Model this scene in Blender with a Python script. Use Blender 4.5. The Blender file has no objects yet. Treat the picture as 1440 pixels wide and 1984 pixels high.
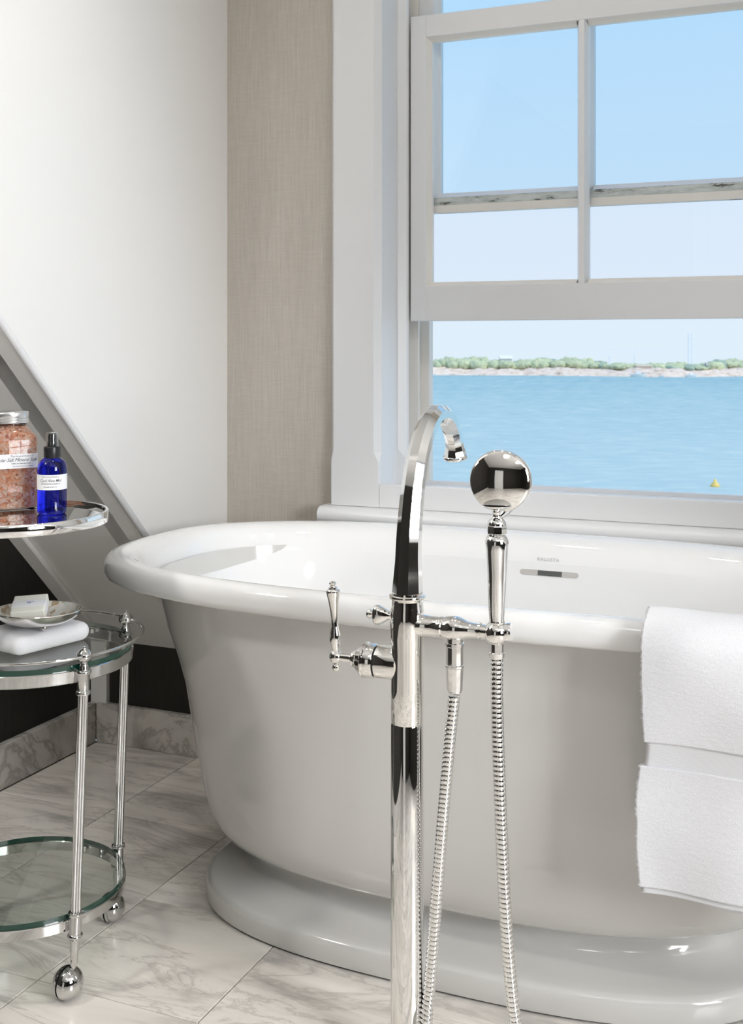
import bpy, bmesh, math, random
import numpy as np
from mathutils import Vector, Matrix, noise

random.seed(7)
SC = bpy.context.scene
COL = SC.collection
R = math.radians

# ------------------------------------------------------------------ camera
YAW = 23.2
FWD = Vector((-math.sin(R(YAW)), math.cos(R(YAW)), 0))
RGT = Vector((math.cos(R(YAW)), math.sin(R(YAW)), 0))
cam = bpy.data.cameras.new('camera')
cam.sensor_fit = 'HORIZONTAL'
cam.sensor_width = 36.0
cam.lens = 2238.0 / 1440.0 * 36.0
cam.shift_y = -(992.0 - 670.0) / 1440.0
cam.clip_start = 0.02
cam.clip_end = 9000
cam.dof.use_dof = True
cam.dof.focus_distance = 1.85
cam.dof.aperture_fstop = 22
cam_o = bpy.data.objects.new('camera', cam)
COL.objects.link(cam_o)
cam_o.location = (0, 0, 1.04)
cam_o.rotation_euler = (R(90), 0, R(YAW))
SC.camera = cam_o

SC.view_settings.view_transform = 'Standard'
SC.view_settings.look = 'None'
SC.view_settings.gamma = 1.0
SC.view_settings.use_curve_mapping = False
SC.view_settings.exposure = 0.0

# ------------------------------------------------------------------ sky
w = bpy.data.worlds.new('sky')
SC.world = w
w.use_nodes = True
nt = w.node_tree
nt.nodes.clear()
o_ = nt.nodes.new('ShaderNodeOutputWorld')
bg = nt.nodes.new('ShaderNodeBackground')
tc = nt.nodes.new('ShaderNodeTexCoord')
sx = nt.nodes.new('ShaderNodeSeparateXYZ')
cr = nt.nodes.new('ShaderNodeValToRGB')
nt.links.new(tc.outputs['Generated'], sx.inputs[0])
nt.links.new(sx.outputs['Z'], cr.inputs[0])
cr.color_ramp.elements[0].position = 0.0
cr.color_ramp.elements[0].color = (0.74, 0.87, 0.97, 1)
cr.color_ramp.elements[1].position = 1.0
cr.color_ramp.elements[1].color = (0.20, 0.44, 0.86, 1)
for p_, c_ in ((0.06, (0.745, 0.85, 0.975)), (0.16, (0.69, 0.83, 0.985)), (0.30, (0.56, 0.775, 0.99))):
    e = cr.color_ramp.elements.new(p_)
    e.color = (*c_, 1)
nt.links.new(cr.outputs[0], bg.inputs[0])
bg.inputs[1].default_value = 1.0
nt.links.new(bg.outputs[0], o_.inputs[0])

# ------------------------------------------------------------------ lights
def sun_lamp():
    l = bpy.data.lights.new('sun', 'SUN')
    l.energy = 2.4
    l.angle = R(0.6)
    l.color = (1.0, 0.93, 0.82)
    o = bpy.data.objects.new('sun', l)
    COL.objects.link(o)
    o.rotation_euler = Vector((-0.55, 0.16, -0.85)).to_track_quat('-Z', 'Y').to_euler()
sun_lamp()

def area(name, loc, target, sx_, sy_, power, col):
    l = bpy.data.lights.new(name, 'AREA')
    l.shape = 'RECTANGLE'
    l.size, l.size_y = sx_, sy_
    l.energy = power
    l.color = col
    o = bpy.data.objects.new(name, l)
    COL.objects.link(o)
    o.location = loc
    o.rotation_euler = (Vector(target) - Vector(loc)).to_track_quat('-Z', 'Y').to_euler()
    return o
# area lamp added outside the right wall's second window, as daylight fill
area('side_fill', (2.42, 0.15, 1.55), (-1.4, 1.2, 1.25), 1.1, 1.3, 115, (0.98, 0.985, 1.0))

# ------------------------------------------------------------------ materials
MATS = {}
class NT:
    """small helper around a material's node tree"""
    def __init__(s, name):
        m = bpy.data.materials.new(name)
        m.use_nodes = True
        s.m, s.t = m, m.node_tree
        s.b = s.t.nodes['Principled BSDF']
        MATS[name] = m
    def n(s, typ, **kw):
        nd = s.t.nodes.new(typ)
        for k, v in kw.items():
            if hasattr(nd, k):
                setattr(nd, k, v)
            else:
                nd.inputs[k.replace('_', ' ')].default_value = v
        return nd
    def l(s, a, b):
        s.t.links.new(a, b)
    def coords(s, kind='Object', scale=(1, 1, 1), rot=(0, 0, 0)):
        t = s.n('ShaderNodeTexCoord')
        mp = s.n('ShaderNodeMapping')
        mp.inputs['Scale'].default_value = scale
        mp.inputs['Rotation'].default_value = rot
        s.l(t.outputs[kind], mp.inputs[0])
        return mp.outputs[0]
    def world(s, scale=(1, 1, 1), rot=(0, 0, 0)):
        t = s.n('ShaderNodeNewGeometry')
        mp = s.n('ShaderNodeMapping')
        mp.inputs['Scale'].default_value = scale
        mp.inputs['Rotation'].default_value = rot
        s.l(t.outputs['Position'], mp.inputs[0])
        return mp.outputs[0]
    def noise(s, vec, scale, detail=4, rough=0.55, dist=0.0):
        nd = s.n('ShaderNodeTexNoise')
        nd.inputs['Scale'].default_value = scale
        nd.inputs['Detail'].default_value = detail
        nd.inputs['Roughness'].default_value = rough
        nd.inputs['Distortion'].default_value = dist
        if vec is not None:
            s.l(vec, nd.inputs['Vector'])
        return nd.outputs['Fac']
    def ramp(s, fac, stops):
        r = s.n('ShaderNodeValToRGB')
        els = r.color_ramp.elements
        els[0].position, els[0].color = stops[0][0], (*stops[0][1], 1)
        els[1].position, els[1].color = stops[-1][0], (*stops[-1][1], 1)
        for p, c in stops[1:-1]:
            e = els.new(p)
            e.color = (*c, 1)
        s.l(fac, r.inputs[0])
        return r.outputs[0]
    def mix(s, fac, a, b, mode='MIX'):
        m = s.n('ShaderNodeMix')
        m.data_type = 'RGBA'
        m.blend_type = mode
        for sock, v in ((m.inputs[0], fac), (m.inputs[6], a), (m.inputs[7], b)):
            if hasattr(v, 'links') or hasattr(v, 'is_linked'):
                s.l(v, sock)
            elif isinstance(v, (int, float)):
                sock.default_value = v
            else:
                sock.default_value = (*v, 1)
        return m.outputs[2]
    def bump(s, height, strength, dist=0.002):
        b = s.n('ShaderNodeBump')
        b.inputs['Strength'].default_value = strength
        b.inputs['Distance'].default_value = dist
        s.l(height, b.inputs['Height'])
        s.l(b.outputs[0], s.b.inputs['Normal'])
    def base(s, v):
        if isinstance(v, tuple):
            s.b.inputs['Base Color'].default_value = (*v, 1)
        else:
            s.l(v, s.b.inputs['Base Color'])
    def set(s, **kw):
        for k, v in kw.items():
            s.b.inputs[k.replace('_', ' ')].default_value = v
        return s

def plain(name, col, rough=0.5, metal=0.0, coat=0.0, spec=0.5, bump=None):
    m = NT(name)
    m.base(col)
    m.set(Roughness=rough, Metallic=metal, Coat_Weight=coat, Specular_IOR_Level=spec)
    if bump:
        m.bump(m.noise(m.coords('Object'), bump[0], 3), bump[1], bump[2])
    return m

m = NT('wall_paint')                                   # satin white paint with faint roller texture
m.base((0.83, 0.82, 0.80)); m.set(Roughness=0.30)
m.bump(m.noise(m.world(), 90, 3), 0.10, 0.002)
m = NT('trim_paint')
m.base((0.775, 0.78, 0.785)); m.set(Roughness=0.30)
m.bump(m.noise(m.world((1, 1, 0.15)), 60, 2), 0.06, 0.001)
m = NT('outer_sash_paint')                              # weathered exterior paint
f = m.noise(m.world((0.5, 1, 2.5)), 24, 6, 0.7)
m.base(m.ramp(f, [(0.40, (0.10, 0.095, 0.08)), (0.43, (0.46, 0.49, 0.46)), (0.58, (0.64, 0.67, 0.64))]))
m.set(Roughness=0.7)
plain('trim_warm_lit', (0.80, 0.76, 0.70), 0.45)  # trim paint with the warm outdoor light put into its colour
m = NT('linen_wallpaper')
v1 = m.noise(m.world((1, 1, 0.03)), 420, 3, 0.6)
v2 = m.noise(m.world((0.06, 0.06, 1)), 500, 2, 0.6)
v3 = m.noise(m.world((1, 1, 0.2)), 7, 3)
c = m.ramp(v1, [(0.3, (0.444, 0.402, 0.348)), (0.7, (0.624, 0.57, 0.504))])
c = m.mix(0.35, c, m.ramp(v2, [(0.3, (0.456, 0.414, 0.36)), (0.7, (0.624, 0.576, 0.516))]))
c = m.mix(0.25, c, m.ramp(v3, [(0.3, (0.432, 0.396, 0.348)), (0.7, (0.648, 0.6, 0.54))]))
m.base(c); m.set(Roughness=0.85)
m.bump(v1, 0.25, 0.0006)
m = NT('dark_wallpaper')
v1 = m.noise(m.world((1, 1, 0.04)), 380, 3)
m.base(m.ramp(v1, [(0.3, (0.008, 0.006, 0.0045)), (0.7, (0.020, 0.016, 0.012))]))
m.set(Roughness=0.8)
plain('ceiling_paint', (0.80, 0.79, 0.77), 0.6)
plain('grout', (0.42, 0.38, 0.33), 0.85)

def marble(name, strong, base=(0.83, 0.785, 0.73)):
    m = NT(name)
    oi = m.n('ShaderNodeObjectInfo')
    geo = m.n('ShaderNodeNewGeometry')
    mul = m.n('ShaderNodeVectorMath', operation='SCALE')
    comb = m.n('ShaderNodeCombineXYZ')
    m.l(oi.outputs['Random'], comb.inputs[0]); m.l(oi.outputs['Random'], comb.inputs[1]); m.l(oi.outputs['Random'], comb.inputs[2])
    m.l(comb.outputs[0], mul.inputs[0]); mul.inputs['Scale'].default_value = 37.0 if not strong else 3.0
    add = m.n('ShaderNodeVectorMath', operation='ADD')
    m.l(geo.outputs['Position'], add.inputs[0]); m.l(mul.outputs[0], add.inputs[1])
    mp = m.n('ShaderNodeMapping')
    mp.inputs['Rotation'].default_value = (0, 0, R(-14))
    mp.inputs['Scale'].default_value = (0.42, 1.7, 1.0) if not strong else (1.0, 1.0, 1.0)
    m.l(add.outputs[0], mp.inputs[0])
    cloud = m.noise(mp.outputs[0], 5.0, 6, 0.6, 1.0)
    vein = m.noise(mp.outputs[0], 4.2, 7, 0.62, 1.6)
    ab = m.n('ShaderNodeMath', operation='SUBTRACT'); m.l(vein, ab.inputs[0]); ab.inputs[1].default_value = 0.5
    ab2 = m.n('ShaderNodeMath', operation='ABSOLUTE'); m.l(ab.outputs[0], ab2.inputs[0])
    w_ = 0.022 if not strong else 0.045
    vm = m.ramp(ab2.outputs[0], [(0.0, (0.50 if not strong else 0.85,) * 3), (w_, (0.10,) * 3), (w_ * 2.6, (0.0,) * 3)])
    dark = tuple(b * 0.5 for b in base)
    c = m.ramp(cloud, [(0.32, tuple(b * (0.60 if not strong else 0.45) for b in base)), (0.48, tuple(b * 0.97 for b in base)), (0.7, tuple(min(1, b * 1.1) for b in base))])
    c = m.mix(vm, c, (dark[0], dark[1] * 0.98, dark[2] * 0.95))
    warm = m.noise(mp.outputs[0], 2.3, 3, 0.5, 0.6)
    wm = m.ramp(warm, [(0.56, (0, 0, 0)), (0.75, (0.35,) * 3)])
    c = m.mix(wm, c, (0.62, 0.54, 0.42))
    m.base(c)
    m.set(Roughness=0.22, Coat_Weight=0.15)
marble('marble_tile', False)
marble('marble_slab', True, (0.60, 0.575, 0.54))

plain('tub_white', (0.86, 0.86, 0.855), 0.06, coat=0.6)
plain('tub_shaded', (0.66, 0.65, 0.625), 0.10, coat=0.5)  # same white tub, greyed for the shade on its outside
plain('chrome', (0.90, 0.90, 0.89), 0.035, 1.0)
plain('nickel', (0.90, 0.885, 0.855), 0.035, 1.0)
plain('worn_chrome', (0.62, 0.62, 0.61), 0.055, 1.0, bump=(60, 0.04, 0.001))
plain('mirror', (0.86, 0.87, 0.86), 0.012, 1.0)
plain('dark_gap', (0.015, 0.015, 0.015), 0.6)
plain('slot_grey', (0.52, 0.50, 0.47), 0.3)
plain('slot_dark', (0.10, 0.105, 0.10), 0.3)
plain('etched_grey', (0.45, 0.455, 0.46), 0.4)
plain('ink', (0.06, 0.06, 0.075), 0.7)
plain('blue_ink', (0.16, 0.22, 0.52), 0.7)
plain('label_paper', (0.85, 0.85, 0.86), 0.6)
plain('black_plastic', (0.012, 0.012, 0.014), 0.35)
plain('aluminium', (0.78, 0.78, 0.78), 0.32, 1.0)
plain('soap', (0.88, 0.87, 0.80), 0.45)
plain('soap_band', (0.84, 0.85, 0.87), 0.55)
plain('silver', (0.74, 0.72, 0.70), 0.14, 1.0, bump=(45, 0.15, 0.002))
plain('tree_far_green', (0.33, 0.47, 0.23), 0.9)
plain('boat_white', (0.85, 0.85, 0.85), 0.4)
plain('house_white', (0.80, 0.80, 0.80), 0.7)
plain('house_roof', (0.48, 0.47, 0.48), 0.8)
plain('house_sand', (0.66, 0.58, 0.50), 0.8)
plain('bridge_hazed', (0.80, 0.84, 0.92), 0.8)  # bridge steel paled to carry the haze of distance
plain('buoy_yellow', (0.85, 0.62, 0.18), 0.5)
plain('door_white', (0.74, 0.74, 0.72), 0.4)
plain('brass', (0.75, 0.6, 0.3), 0.2, 1.0)

m = NT('pearl_shell')
vo = m.n('ShaderNodeTexVoronoi'); vo.inputs['Scale'].default_value = 105
m.l(m.coords('Object', (1, 0.7, 1)), vo.inputs['Vector'])
c = m.ramp(vo.outputs['Color'], [(0.1, (0.40, 0.30, 0.18)), (0.35, (0.62, 0.55, 0.43)), (0.6, (0.80, 0.77, 0.72)), (0.9, (0.60, 0.66, 0.62))])
m.base(c); m.set(Roughness=0.18, Coat_Weight=0.5)

m = NT('terry')                                          # towelling: loops as fine relief
cv = m.coords('Object')
l1 = m.noise(cv, 900, 2, 0.6)
l2 = m.noise(cv, 520, 3, 0.6)
m.base(m.ramp(l1, [(0.25, (0.70, 0.705, 0.73)), (0.6, (0.83, 0.832, 0.855))]))
m.set(Roughness=0.95, Sheen_Weight=0.25)
mx = m.n('ShaderNodeMath', operation='ADD'); m.l(l1, mx.inputs[0]); m.l(l2, mx.inputs[1])
m.bump(mx.outputs[0], 0.5, 0.0009)
m = NT('terry_band')
wv = m.n('ShaderNodeTexWave'); wv.bands_direction = 'Z'; wv.inputs['Scale'].default_value = 150
m.l(m.coords('Object'), wv.inputs['Vector'])
m.base((0.76, 0.765, 0.785)); m.set(Roughness=0.8)
m.bump(wv.outputs['Fac'], 0.25, 0.0008)

m = NT('salt')
cv = m.coords('Object')
vo = m.n('ShaderNodeTexVoronoi'); vo.inputs['Scale'].default_value = 230
m.l(cv, vo.inputs['Vector'])
big = m.noise(cv, 45, 4, 0.6)
c1 = m.ramp(vo.outputs['Color'], [(0.1, (0.28, 0.045, 0.02)), (0.3, (0.78, 0.27, 0.11)), (0.52, (0.80, 0.44, 0.30)), (0.9, (0.92, 0.74, 0.64))])
c2 = m.ramp(big, [(0.35, (0.80, 0.36, 0.17)), (0.65, (0.66, 0.36, 0.38))])
m.base(m.mix(0.30, c1, c2)); m.set(Roughness=0.5)
m.bump(vo.outputs['Distance'], 0.9, 0.003)

def clear_glass(name, tint, refl=0.08, edge=None):
    m = NT(name)
    t = m.t
    tr = m.n('ShaderNodeBsdfTransparent'); tr.inputs[0].default_value = (*tint, 1)
    gl = m.n('ShaderNodeBsdfGlossy'); gl.inputs['Roughness'].default_value = 0.01; gl.inputs[0].default_value = (1, 1, 1, 1)
    fr = m.n('ShaderNodeFresnel'); fr.inputs['IOR'].default_value = 1.45
    mu = m.n('ShaderNodeMath', operation='MULTIPLY'); m.l(fr.outputs[0], mu.inputs[0]); mu.inputs[1].default_value = refl / 0.04
    mu.use_clamp = True
    geo_ = m.n('ShaderNodeNewGeometry')
    inv = m.n('ShaderNodeMath', operation='SUBTRACT'); inv.inputs[0].default_value = 1.0; m.l(geo_.outputs['Backfacing'], inv.inputs[1])
    mu2 = m.n('ShaderNodeMath', operation='MULTIPLY'); m.l(mu.outputs[0], mu2.inputs[0]); m.l(inv.outputs[0], mu2.inputs[1])
    mu = mu2
    ms = m.n('ShaderNodeMixShader')
    m.l(mu.outputs[0], ms.inputs[0]); m.l(tr.outputs[0], ms.inputs[1]); m.l(gl.outputs[0], ms.inputs[2])
    m.l(ms.outputs[0], t.nodes['Material Output'].inputs[0])
clear_glass('window_glass', (0.99, 0.995, 1.0), 0.02)
clear_glass('window_glass_outer', (0.89, 0.965, 1.0), 0.02)
clear_glass('shelf_glass', (0.88, 0.91, 0.89), 0.05)
clear_glass('thin_clear', (0.93, 0.94, 0.94), 0.12)
plain('glass_edge_green', (0.004, 0.045, 0.029), 0.06, coat=0.6)
m = plain('cobalt_glass', (0.012, 0.02, 0.62), 0.02); m.set(Transmission_Weight=0.96, IOR=1.42)
m = plain('jar_glass', (0.95, 0.98, 0.96), 0.02); m.set(Transmission_Weight=1.0, IOR=1.30)

m = NT('sea')
pos = m.world((1, 1, 1), (0, 0, R(-YAW)))
mp = m.n('ShaderNodeMapping'); mp.inputs['Scale'].default_value = (0.34, 0.62, 1); m.l(pos, mp.inputs[0])
w1 = m.noise(mp.outputs[0], 0.9, 6, 0.62, 0.4)
mp2 = m.n('ShaderNodeMapping'); mp2.inputs['Scale'].default_value = (0.03, 0.05, 1); m.l(pos, mp2.inputs[0])
w2 = m.noise(mp2.outputs[0], 1.2, 4)
caps = m.ramp(w1, [(0.685, (0, 0, 0)), (0.73, (1, 1, 1))])
c = m.ramp(w1, [(0.36, (0.146, 0.347, 0.427)), (0.50, (0.258, 0.452, 0.513)), (0.62, (0.515, 0.63, 0.627))])
c = m.mix(0.35, c, m.ramp(w2, [(0.35, (0.213, 0.42, 0.494)), (0.65, (0.37, 0.546, 0.57))]))
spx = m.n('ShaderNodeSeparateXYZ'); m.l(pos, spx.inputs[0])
near_glint = m.ramp(m.n('ShaderNodeMapRange', From_Min=70.0, From_Max=330.0).outputs[0], [(0.0, (0.70,) * 3), (1.0, (0.0,) * 3)])
m.l(spx.outputs['Y'], near_glint.node.inputs[0].links[0].from_node.inputs['Value'])
c = m.mix(near_glint, c, (0.504, 0.64, 0.646))            # nearer water paler: foam and sun reflection put into the colour
c = m.mix(caps, c, (0.9, 0.93, 0.95))
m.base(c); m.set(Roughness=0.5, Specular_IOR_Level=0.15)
m.bump(w1, 0.6, 0.4)
m = NT('shore_rock')
f = m.noise(m.world((1, 1, 2)), 0.45, 5, 0.65)
m.base(m.ramp(f, [(0.32, (0.42, 0.32, 0.26)), (0.44, (0.72, 0.59, 0.49)), (0.7, (0.86, 0.77, 0.68))])); m.set(Roughness=0.9)
for nm, a_, b_ in (('foliage_sage', (0.40, 0.48, 0.32), (0.60, 0.66, 0.46)), ('foliage_dark', (0.26, 0.37, 0.30), (0.42, 0.51, 0.42)), ('foliage_lime', (0.48, 0.56, 0.34), (0.66, 0.71, 0.50))):  # greens paled for the haze over the water
    m = NT(nm)
    m.base(m.ramp(m.noise(m.world(), 0.9, 4, 0.7), [(0.35, a_), (0.65, b_)])); m.set(Roughness=0.95)

# ------------------------------------------------------------------ mesh helpers
def M(n): return MATS[n]

def obj(name, me, mat, parent=None, loc=None, smooth=None):
    """link a mesh (or bmesh) as one object"""
    if isinstance(me, bmesh.types.BMesh):
        bm = me
        me = bpy.data.meshes.new(name)
        bmesh.ops.recalc_face_normals(bm, faces=bm.faces[:])
        bm.to_mesh(me); bm.free()
    for x in (mat if isinstance(mat, (list, tuple)) else [mat]):
        me.materials.append(M(x))
    if smooth is not None:
        me.polygons.foreach_set('use_smooth', [True] * len(me.polygons))
        if smooth < 179:
            me.set_sharp_from_angle(angle=R(smooth))
    o = bpy.data.objects.new(name, me)
    COL.objects.link(o)
    if parent is not None:
        o.parent = parent
    if loc is not None:
        o.location = loc
    return o

def tag(o, label=None, cat=None, group=None, kind=None):
    if label: o['label'] = label
    if cat: o['category'] = cat
    if group: o['group'] = group
    if kind: o['kind'] = kind
    return o

def empty(name, loc=(0, 0, 0), rz=0.0, parent=None):
    o = bpy.data.objects.new(name, None)
    o.empty_display_size = 0.05
    COL.objects.link(o)
    o.location = loc
    o.rotation_euler = (0, 0, rz)
    if parent is not None: o.parent = parent
    return o

def rel(bm, origin):
    """shift a bmesh from world to an object's own frame"""
    bmesh.ops.translate(bm, vec=-Vector(origin), verts=bm.verts[:])
    return bm

def box(lo, hi, bev=0.0, seg=2, bm=None):
    b2 = bmesh.new()
    bmesh.ops.create_cube(b2, size=1.0)
    lo, hi = Vector(lo), Vector(hi)
    for v in b2.verts:
        v.co = Vector([lo[i] + (v.co[i] + 0.5) * (hi[i] - lo[i]) for i in range(3)])
    if bev > 0:
        bmesh.ops.bevel(b2, geom=b2.edges[:], offset=bev, segments=seg, profile=0.5, affect='EDGES')
    if bm is None:
        return b2
    me = bpy.data.meshes.new('t'); b2.to_mesh(me); b2.free(); bm.from_mesh(me); bpy.data.meshes.remove(me)
    return bm

def loft(rings, closed=True, caps=True, bm=None):
    bm = bm or bmesh.new()
    vs = [[bm.verts.new(p) for p in r] for r in rings]
    n = len(vs[0])
    for a, b in zip(vs[:-1], vs[1:]):
        for i in range(n if closed else n - 1):
            j = (i + 1) % n
            try: bm.faces.new((a[i], a[j], b[j], b[i]))
            except ValueError: pass
    if caps and closed:
        for r in ((vs[0], vs[-1]) if caps is True else (vs[0],) if caps == 'first' else (vs[-1],)):
            try: bm.faces.new(r)
            except ValueError: pass
    return bm

def frame(d):
    d = Vector(d).normalized()
    up = Vector((0, 0, 1)) if abs(d.z) < 0.95 else Vector((1, 0, 0))
    a = d.cross(up).normalized()
    return a, d.cross(a).normalized() * -1.0, d

def lathe(prof, base=(0, 0, 0), axis=(0, 0, 1), seg=32, bm=None, flute=None, phase=0.0):
    """revolve (radius, distance-along-axis) pairs; flute(theta, k) scales the radius"""
    a, b, d = frame(axis)
    base = Vector(base)
    rings = []
    for k, (r, h) in enumerate(prof):
        rr = max(r, 1e-5)
        ring = []
        for i in range(seg):
            t = 2 * math.pi * i / seg + phase
            q = rr * (flute(t, k) if flute else 1.0)
            ring.append(base + d * h + (a * math.cos(t) + b * math.sin(t)) * q)
        rings.append(ring)
    return loft(rings, bm=bm)

def sweep(path, radii, seg=16, bm=None, phase=0.0, up=None, sq=None):
    """tube along a path with per-point radius, parallel-transported"""
    P = [Vector(p) for p in path]
    n = len(P)
    if not hasattr(radii, '__len__'): radii = [radii] * n
    T = []
    for i in range(n):
        T.append((P[min(i + 1, n - 1)] - P[max(i - 1, 0)]).normalized())
    a = Vector(up) if up else frame(T[0])[0]
    rings = []
    for i in range(n):
        a = (a - T[i] * a.dot(T[i])).normalized()
        b = T[i].cross(a)
        rings.append([P[i] + (a * math.cos(2 * math.pi * k / seg + phase) + b * math.sin(2 * math.pi * k / seg + phase)) * radii[i] for k in range(seg)])
    return loft(rings, bm=bm)

def spline(pts, n):
    """Catmull-Rom through points, n samples"""
    P = [Vector(p) for p in pts]
    P = [P[0] * 2 - P[1]] + P + [P[-1] * 2 - P[-2]]
    segs = len(P) - 3
    out = []
    for i in range(n):
        t = i / (n - 1) * segs
        k = min(int(t), segs - 1)
        u = t - k
        p0, p1, p2, p3 = P[k:k + 4]
        out.append(0.5 * ((2 * p1) + (p2 - p0) * u + (2 * p0 - 5 * p1 + 4 * p2 - p3) * u * u + (3 * p1 - p0 - 3 * p2 + p3) * u ** 3))
    return out

def sphere(c, r, seg=24, bm=None, sc=(1, 1, 1)):
    b2 = bmesh.new()
    bmesh.ops.create_uvsphere(b2, u_segments=seg, v_segments=seg // 2, radius=r)
    for v in b2.verts:
        v.co = Vector((v.co.x * sc[0], v.co.y * sc[1], v.co.z * sc[2])) + Vector(c)
    if bm is None: return b2
    me = bpy.data.meshes.new('t'); b2.to_mesh(me); b2.free(); bm.from_mesh(me); bpy.data.meshes.remove(me)
    return bm

def torus(c, Rr, r, seg=64, rs=10, bm=None, zfun=None):
    rings = []
    for i in range(seg):
        t = 2 * math.pi * i / seg
        d = Vector((math.cos(t), math.sin(t), 0))
        rings.append([Vector(c) + d * (Rr + r * math.cos(q)) + Vector((0, 0, r * math.sin(q))) for q in [2 * math.pi * k / rs for k in range(rs)]])
    rings.append(rings[0])
    bm = loft(rings, caps=False, bm=bm)
    bmesh.ops.remove_doubles(bm, verts=bm.verts[:], dist=1e-6)
    return bm

def text_mesh(body, size, shear=0.0, spacing=1.0, align='CENTER', bold=0.0):
    cu = bpy.data.curves.new('t', 'FONT')
    cu.body = body; cu.size = size; cu.shear = shear; cu.space_character = spacing
    cu.align_x = align; cu.align_y = 'CENTER'; cu.resolution_u = 2; cu.offset = bold
    o = bpy.data.objects.new('t', cu)
    COL.objects.link(o)
    dg = bpy.context.evaluated_depsgraph_get()
    me = bpy.data.meshes.new_from_object(o.evaluated_get(dg))
    bpy.data.objects.remove(o); bpy.data.curves.remove(cu)
    me.materials.clear()
    return me

def bar_mesh(rects):
    bm = bmesh.new()
    for x0, y0, x1, y1 in rects:
        bm.faces.new([bm.verts.new((x, y, 0)) for x, y in ((x0, y0), (x1, y0), (x1, y1), (x0, y1))])
    me = bpy.data.meshes.new('bars'); bm.to_mesh(me); bm.free()
    return me

def place_flat(me, fn):
    for v in me.vertices: v.co = fn(v.co.x, v.co.y)

# ------------------------------------------------------------------ the room
XL, YW = -1.86, 2.52               # left wall, window wall (inside faces)
CX0, CX1 = -1.474, 0.27            # dormer cheeks
XR, YB, ZC = 2.25, -2.6, 2.50      # right wall, rear wall, ceiling
SL = 2.785                         # 45-degree roof slope: z = SL - y
def struct(name, bm, mat, parent=None, smooth=None):
    o = obj(name, bm, mat, parent, smooth=smooth)
    if parent is None: o['kind'] = 'structure'
    return o

fl = struct('floor', box((XL - 0.1, YB, -0.06), (XR, YW, -0.004)), 'grout')
TS = 0.3048
tile_me = None
k = 0
for i in range(14):
    for j in range(18):
        x0 = XL + 0.001 + i * TS
        y0 = 2.44 - (j) * TS
        if j == 0: pass
        x1, y1 = x0 + TS, y0 + TS
        if x0 > XR - 0.02 or y0 < YB - 0.2: continue
        y1c, x1c = min(y1, YW), min(x1, XR)
        g = 0.0011
        if tile_me is None or y1c != y1 or x1c != x1:
            bm = box((g, g, -0.012), (x1c - x0 - g, y1c - y0 - g, 0.0), 0.0008, 1)
            t = obj('tile', bm, 'marble_tile', fl, (x0, y0, 0))
            if y1c == y1 and x1c == x1: tile_me = t.data
        else:
            t = bpy.data.objects.new('tile', tile_me); COL.objects.link(t); t.parent = fl; t.location = (x0, y0, 0)

struct('wall_left', box((XL - 0.12, YB, 0), (XL - 0.02, YW, ZC)), 'dark_wallpaper')
struct('wall_knee', box((XL - 0.02, YW, 0), (CX0, YW + 0.14, 0.45)), 'dark_wallpaper')
bm = box((CX1, YW, 0), (XR, YW + 0.14, 0.45)); struct('wall_knee_right', bm, 'dark_wallpaper')
# window wall with its opening
HX0, HX1, HZ0, HZ1 = -1.048, -0.152, 0.655, 2.17
bm = bmesh.new()
box((CX0 - 0.1, YW, 0), (HX0, YW + 0.24, 2.6), bm=bm)
box((HX1, YW, 0), (CX1 + 0.1, YW + 0.24, 2.6), bm=bm)
box((HX0, YW, 0), (HX1, YW + 0.24, HZ0), bm=bm)
box((HX0, YW, HZ1), (HX1, YW + 0.24, 2.6), bm=bm)
struct('wall_window', bm, 'linen_wallpaper')
# dormer cheeks (vertical, cut by the slope) and roof slopes with thickness
def cheek(name, x0, x1):
    prof = [(YW, SL - YW), (YW, 2.42), (SL - 2.42, 2.42)]
    bm = loft([[Vector((x, y, z)) for y, z in prof] for x in (x0, x1)])
    struct(name, bm, 'wall_paint')
cheek('wall_cheek_left', CX0 - 0.10, CX0)
cheek('wall_cheek_right', CX1, CX1 + 0.10)
def slope(name, x0, x1):
    prof = [(YW + 0.02, SL - YW - 0.02), (SL - ZC, ZC), (SL - ZC + 0.1, ZC), (YW + 0.02, SL - YW + 0.08)]
    struct(name, loft([[Vector((x, y, z)) for y, z in prof] for x in (x0, x1)]), 'wall_paint')
slope('ceiling_slope_left', XL - 0.05, CX0 - 0.001)
slope('ceiling_slope_right', CX1 + 0.001, XR)
struct('ceiling', box((XL - 0.12, YB, ZC), (XR + 0.1, SL - ZC, ZC + 0.1)), 'ceiling_paint')
struct('ceiling_dormer', box((CX0, SL - ZC, 2.42), (CX1, YW, 2.52)), 'ceiling_paint')
# rear wall with a white door, right wall with a second window
struct('wall_rear', box((XL - 0.12, YB - 0.1, 0), (XR + 0.1, YB, ZC)), 'dark_wallpaper')
bm = bmesh.new()
WY0, WY1, WZ0, WZ1 = -0.45, 0.75, 0.85, 2.15
RT = XR + 0.14
box((XR, YB, 0), (RT, WY0, ZC), bm=bm); box((XR, WY1, 0), (RT, YW, ZC), bm=bm)
box((XR, WY0, 0), (RT, WY1, WZ0), bm=bm); box((XR, WY0, WZ1), (RT, WY1, ZC), bm=bm)
struct('wall_right', bm, 'dark_wallpaper')

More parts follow.
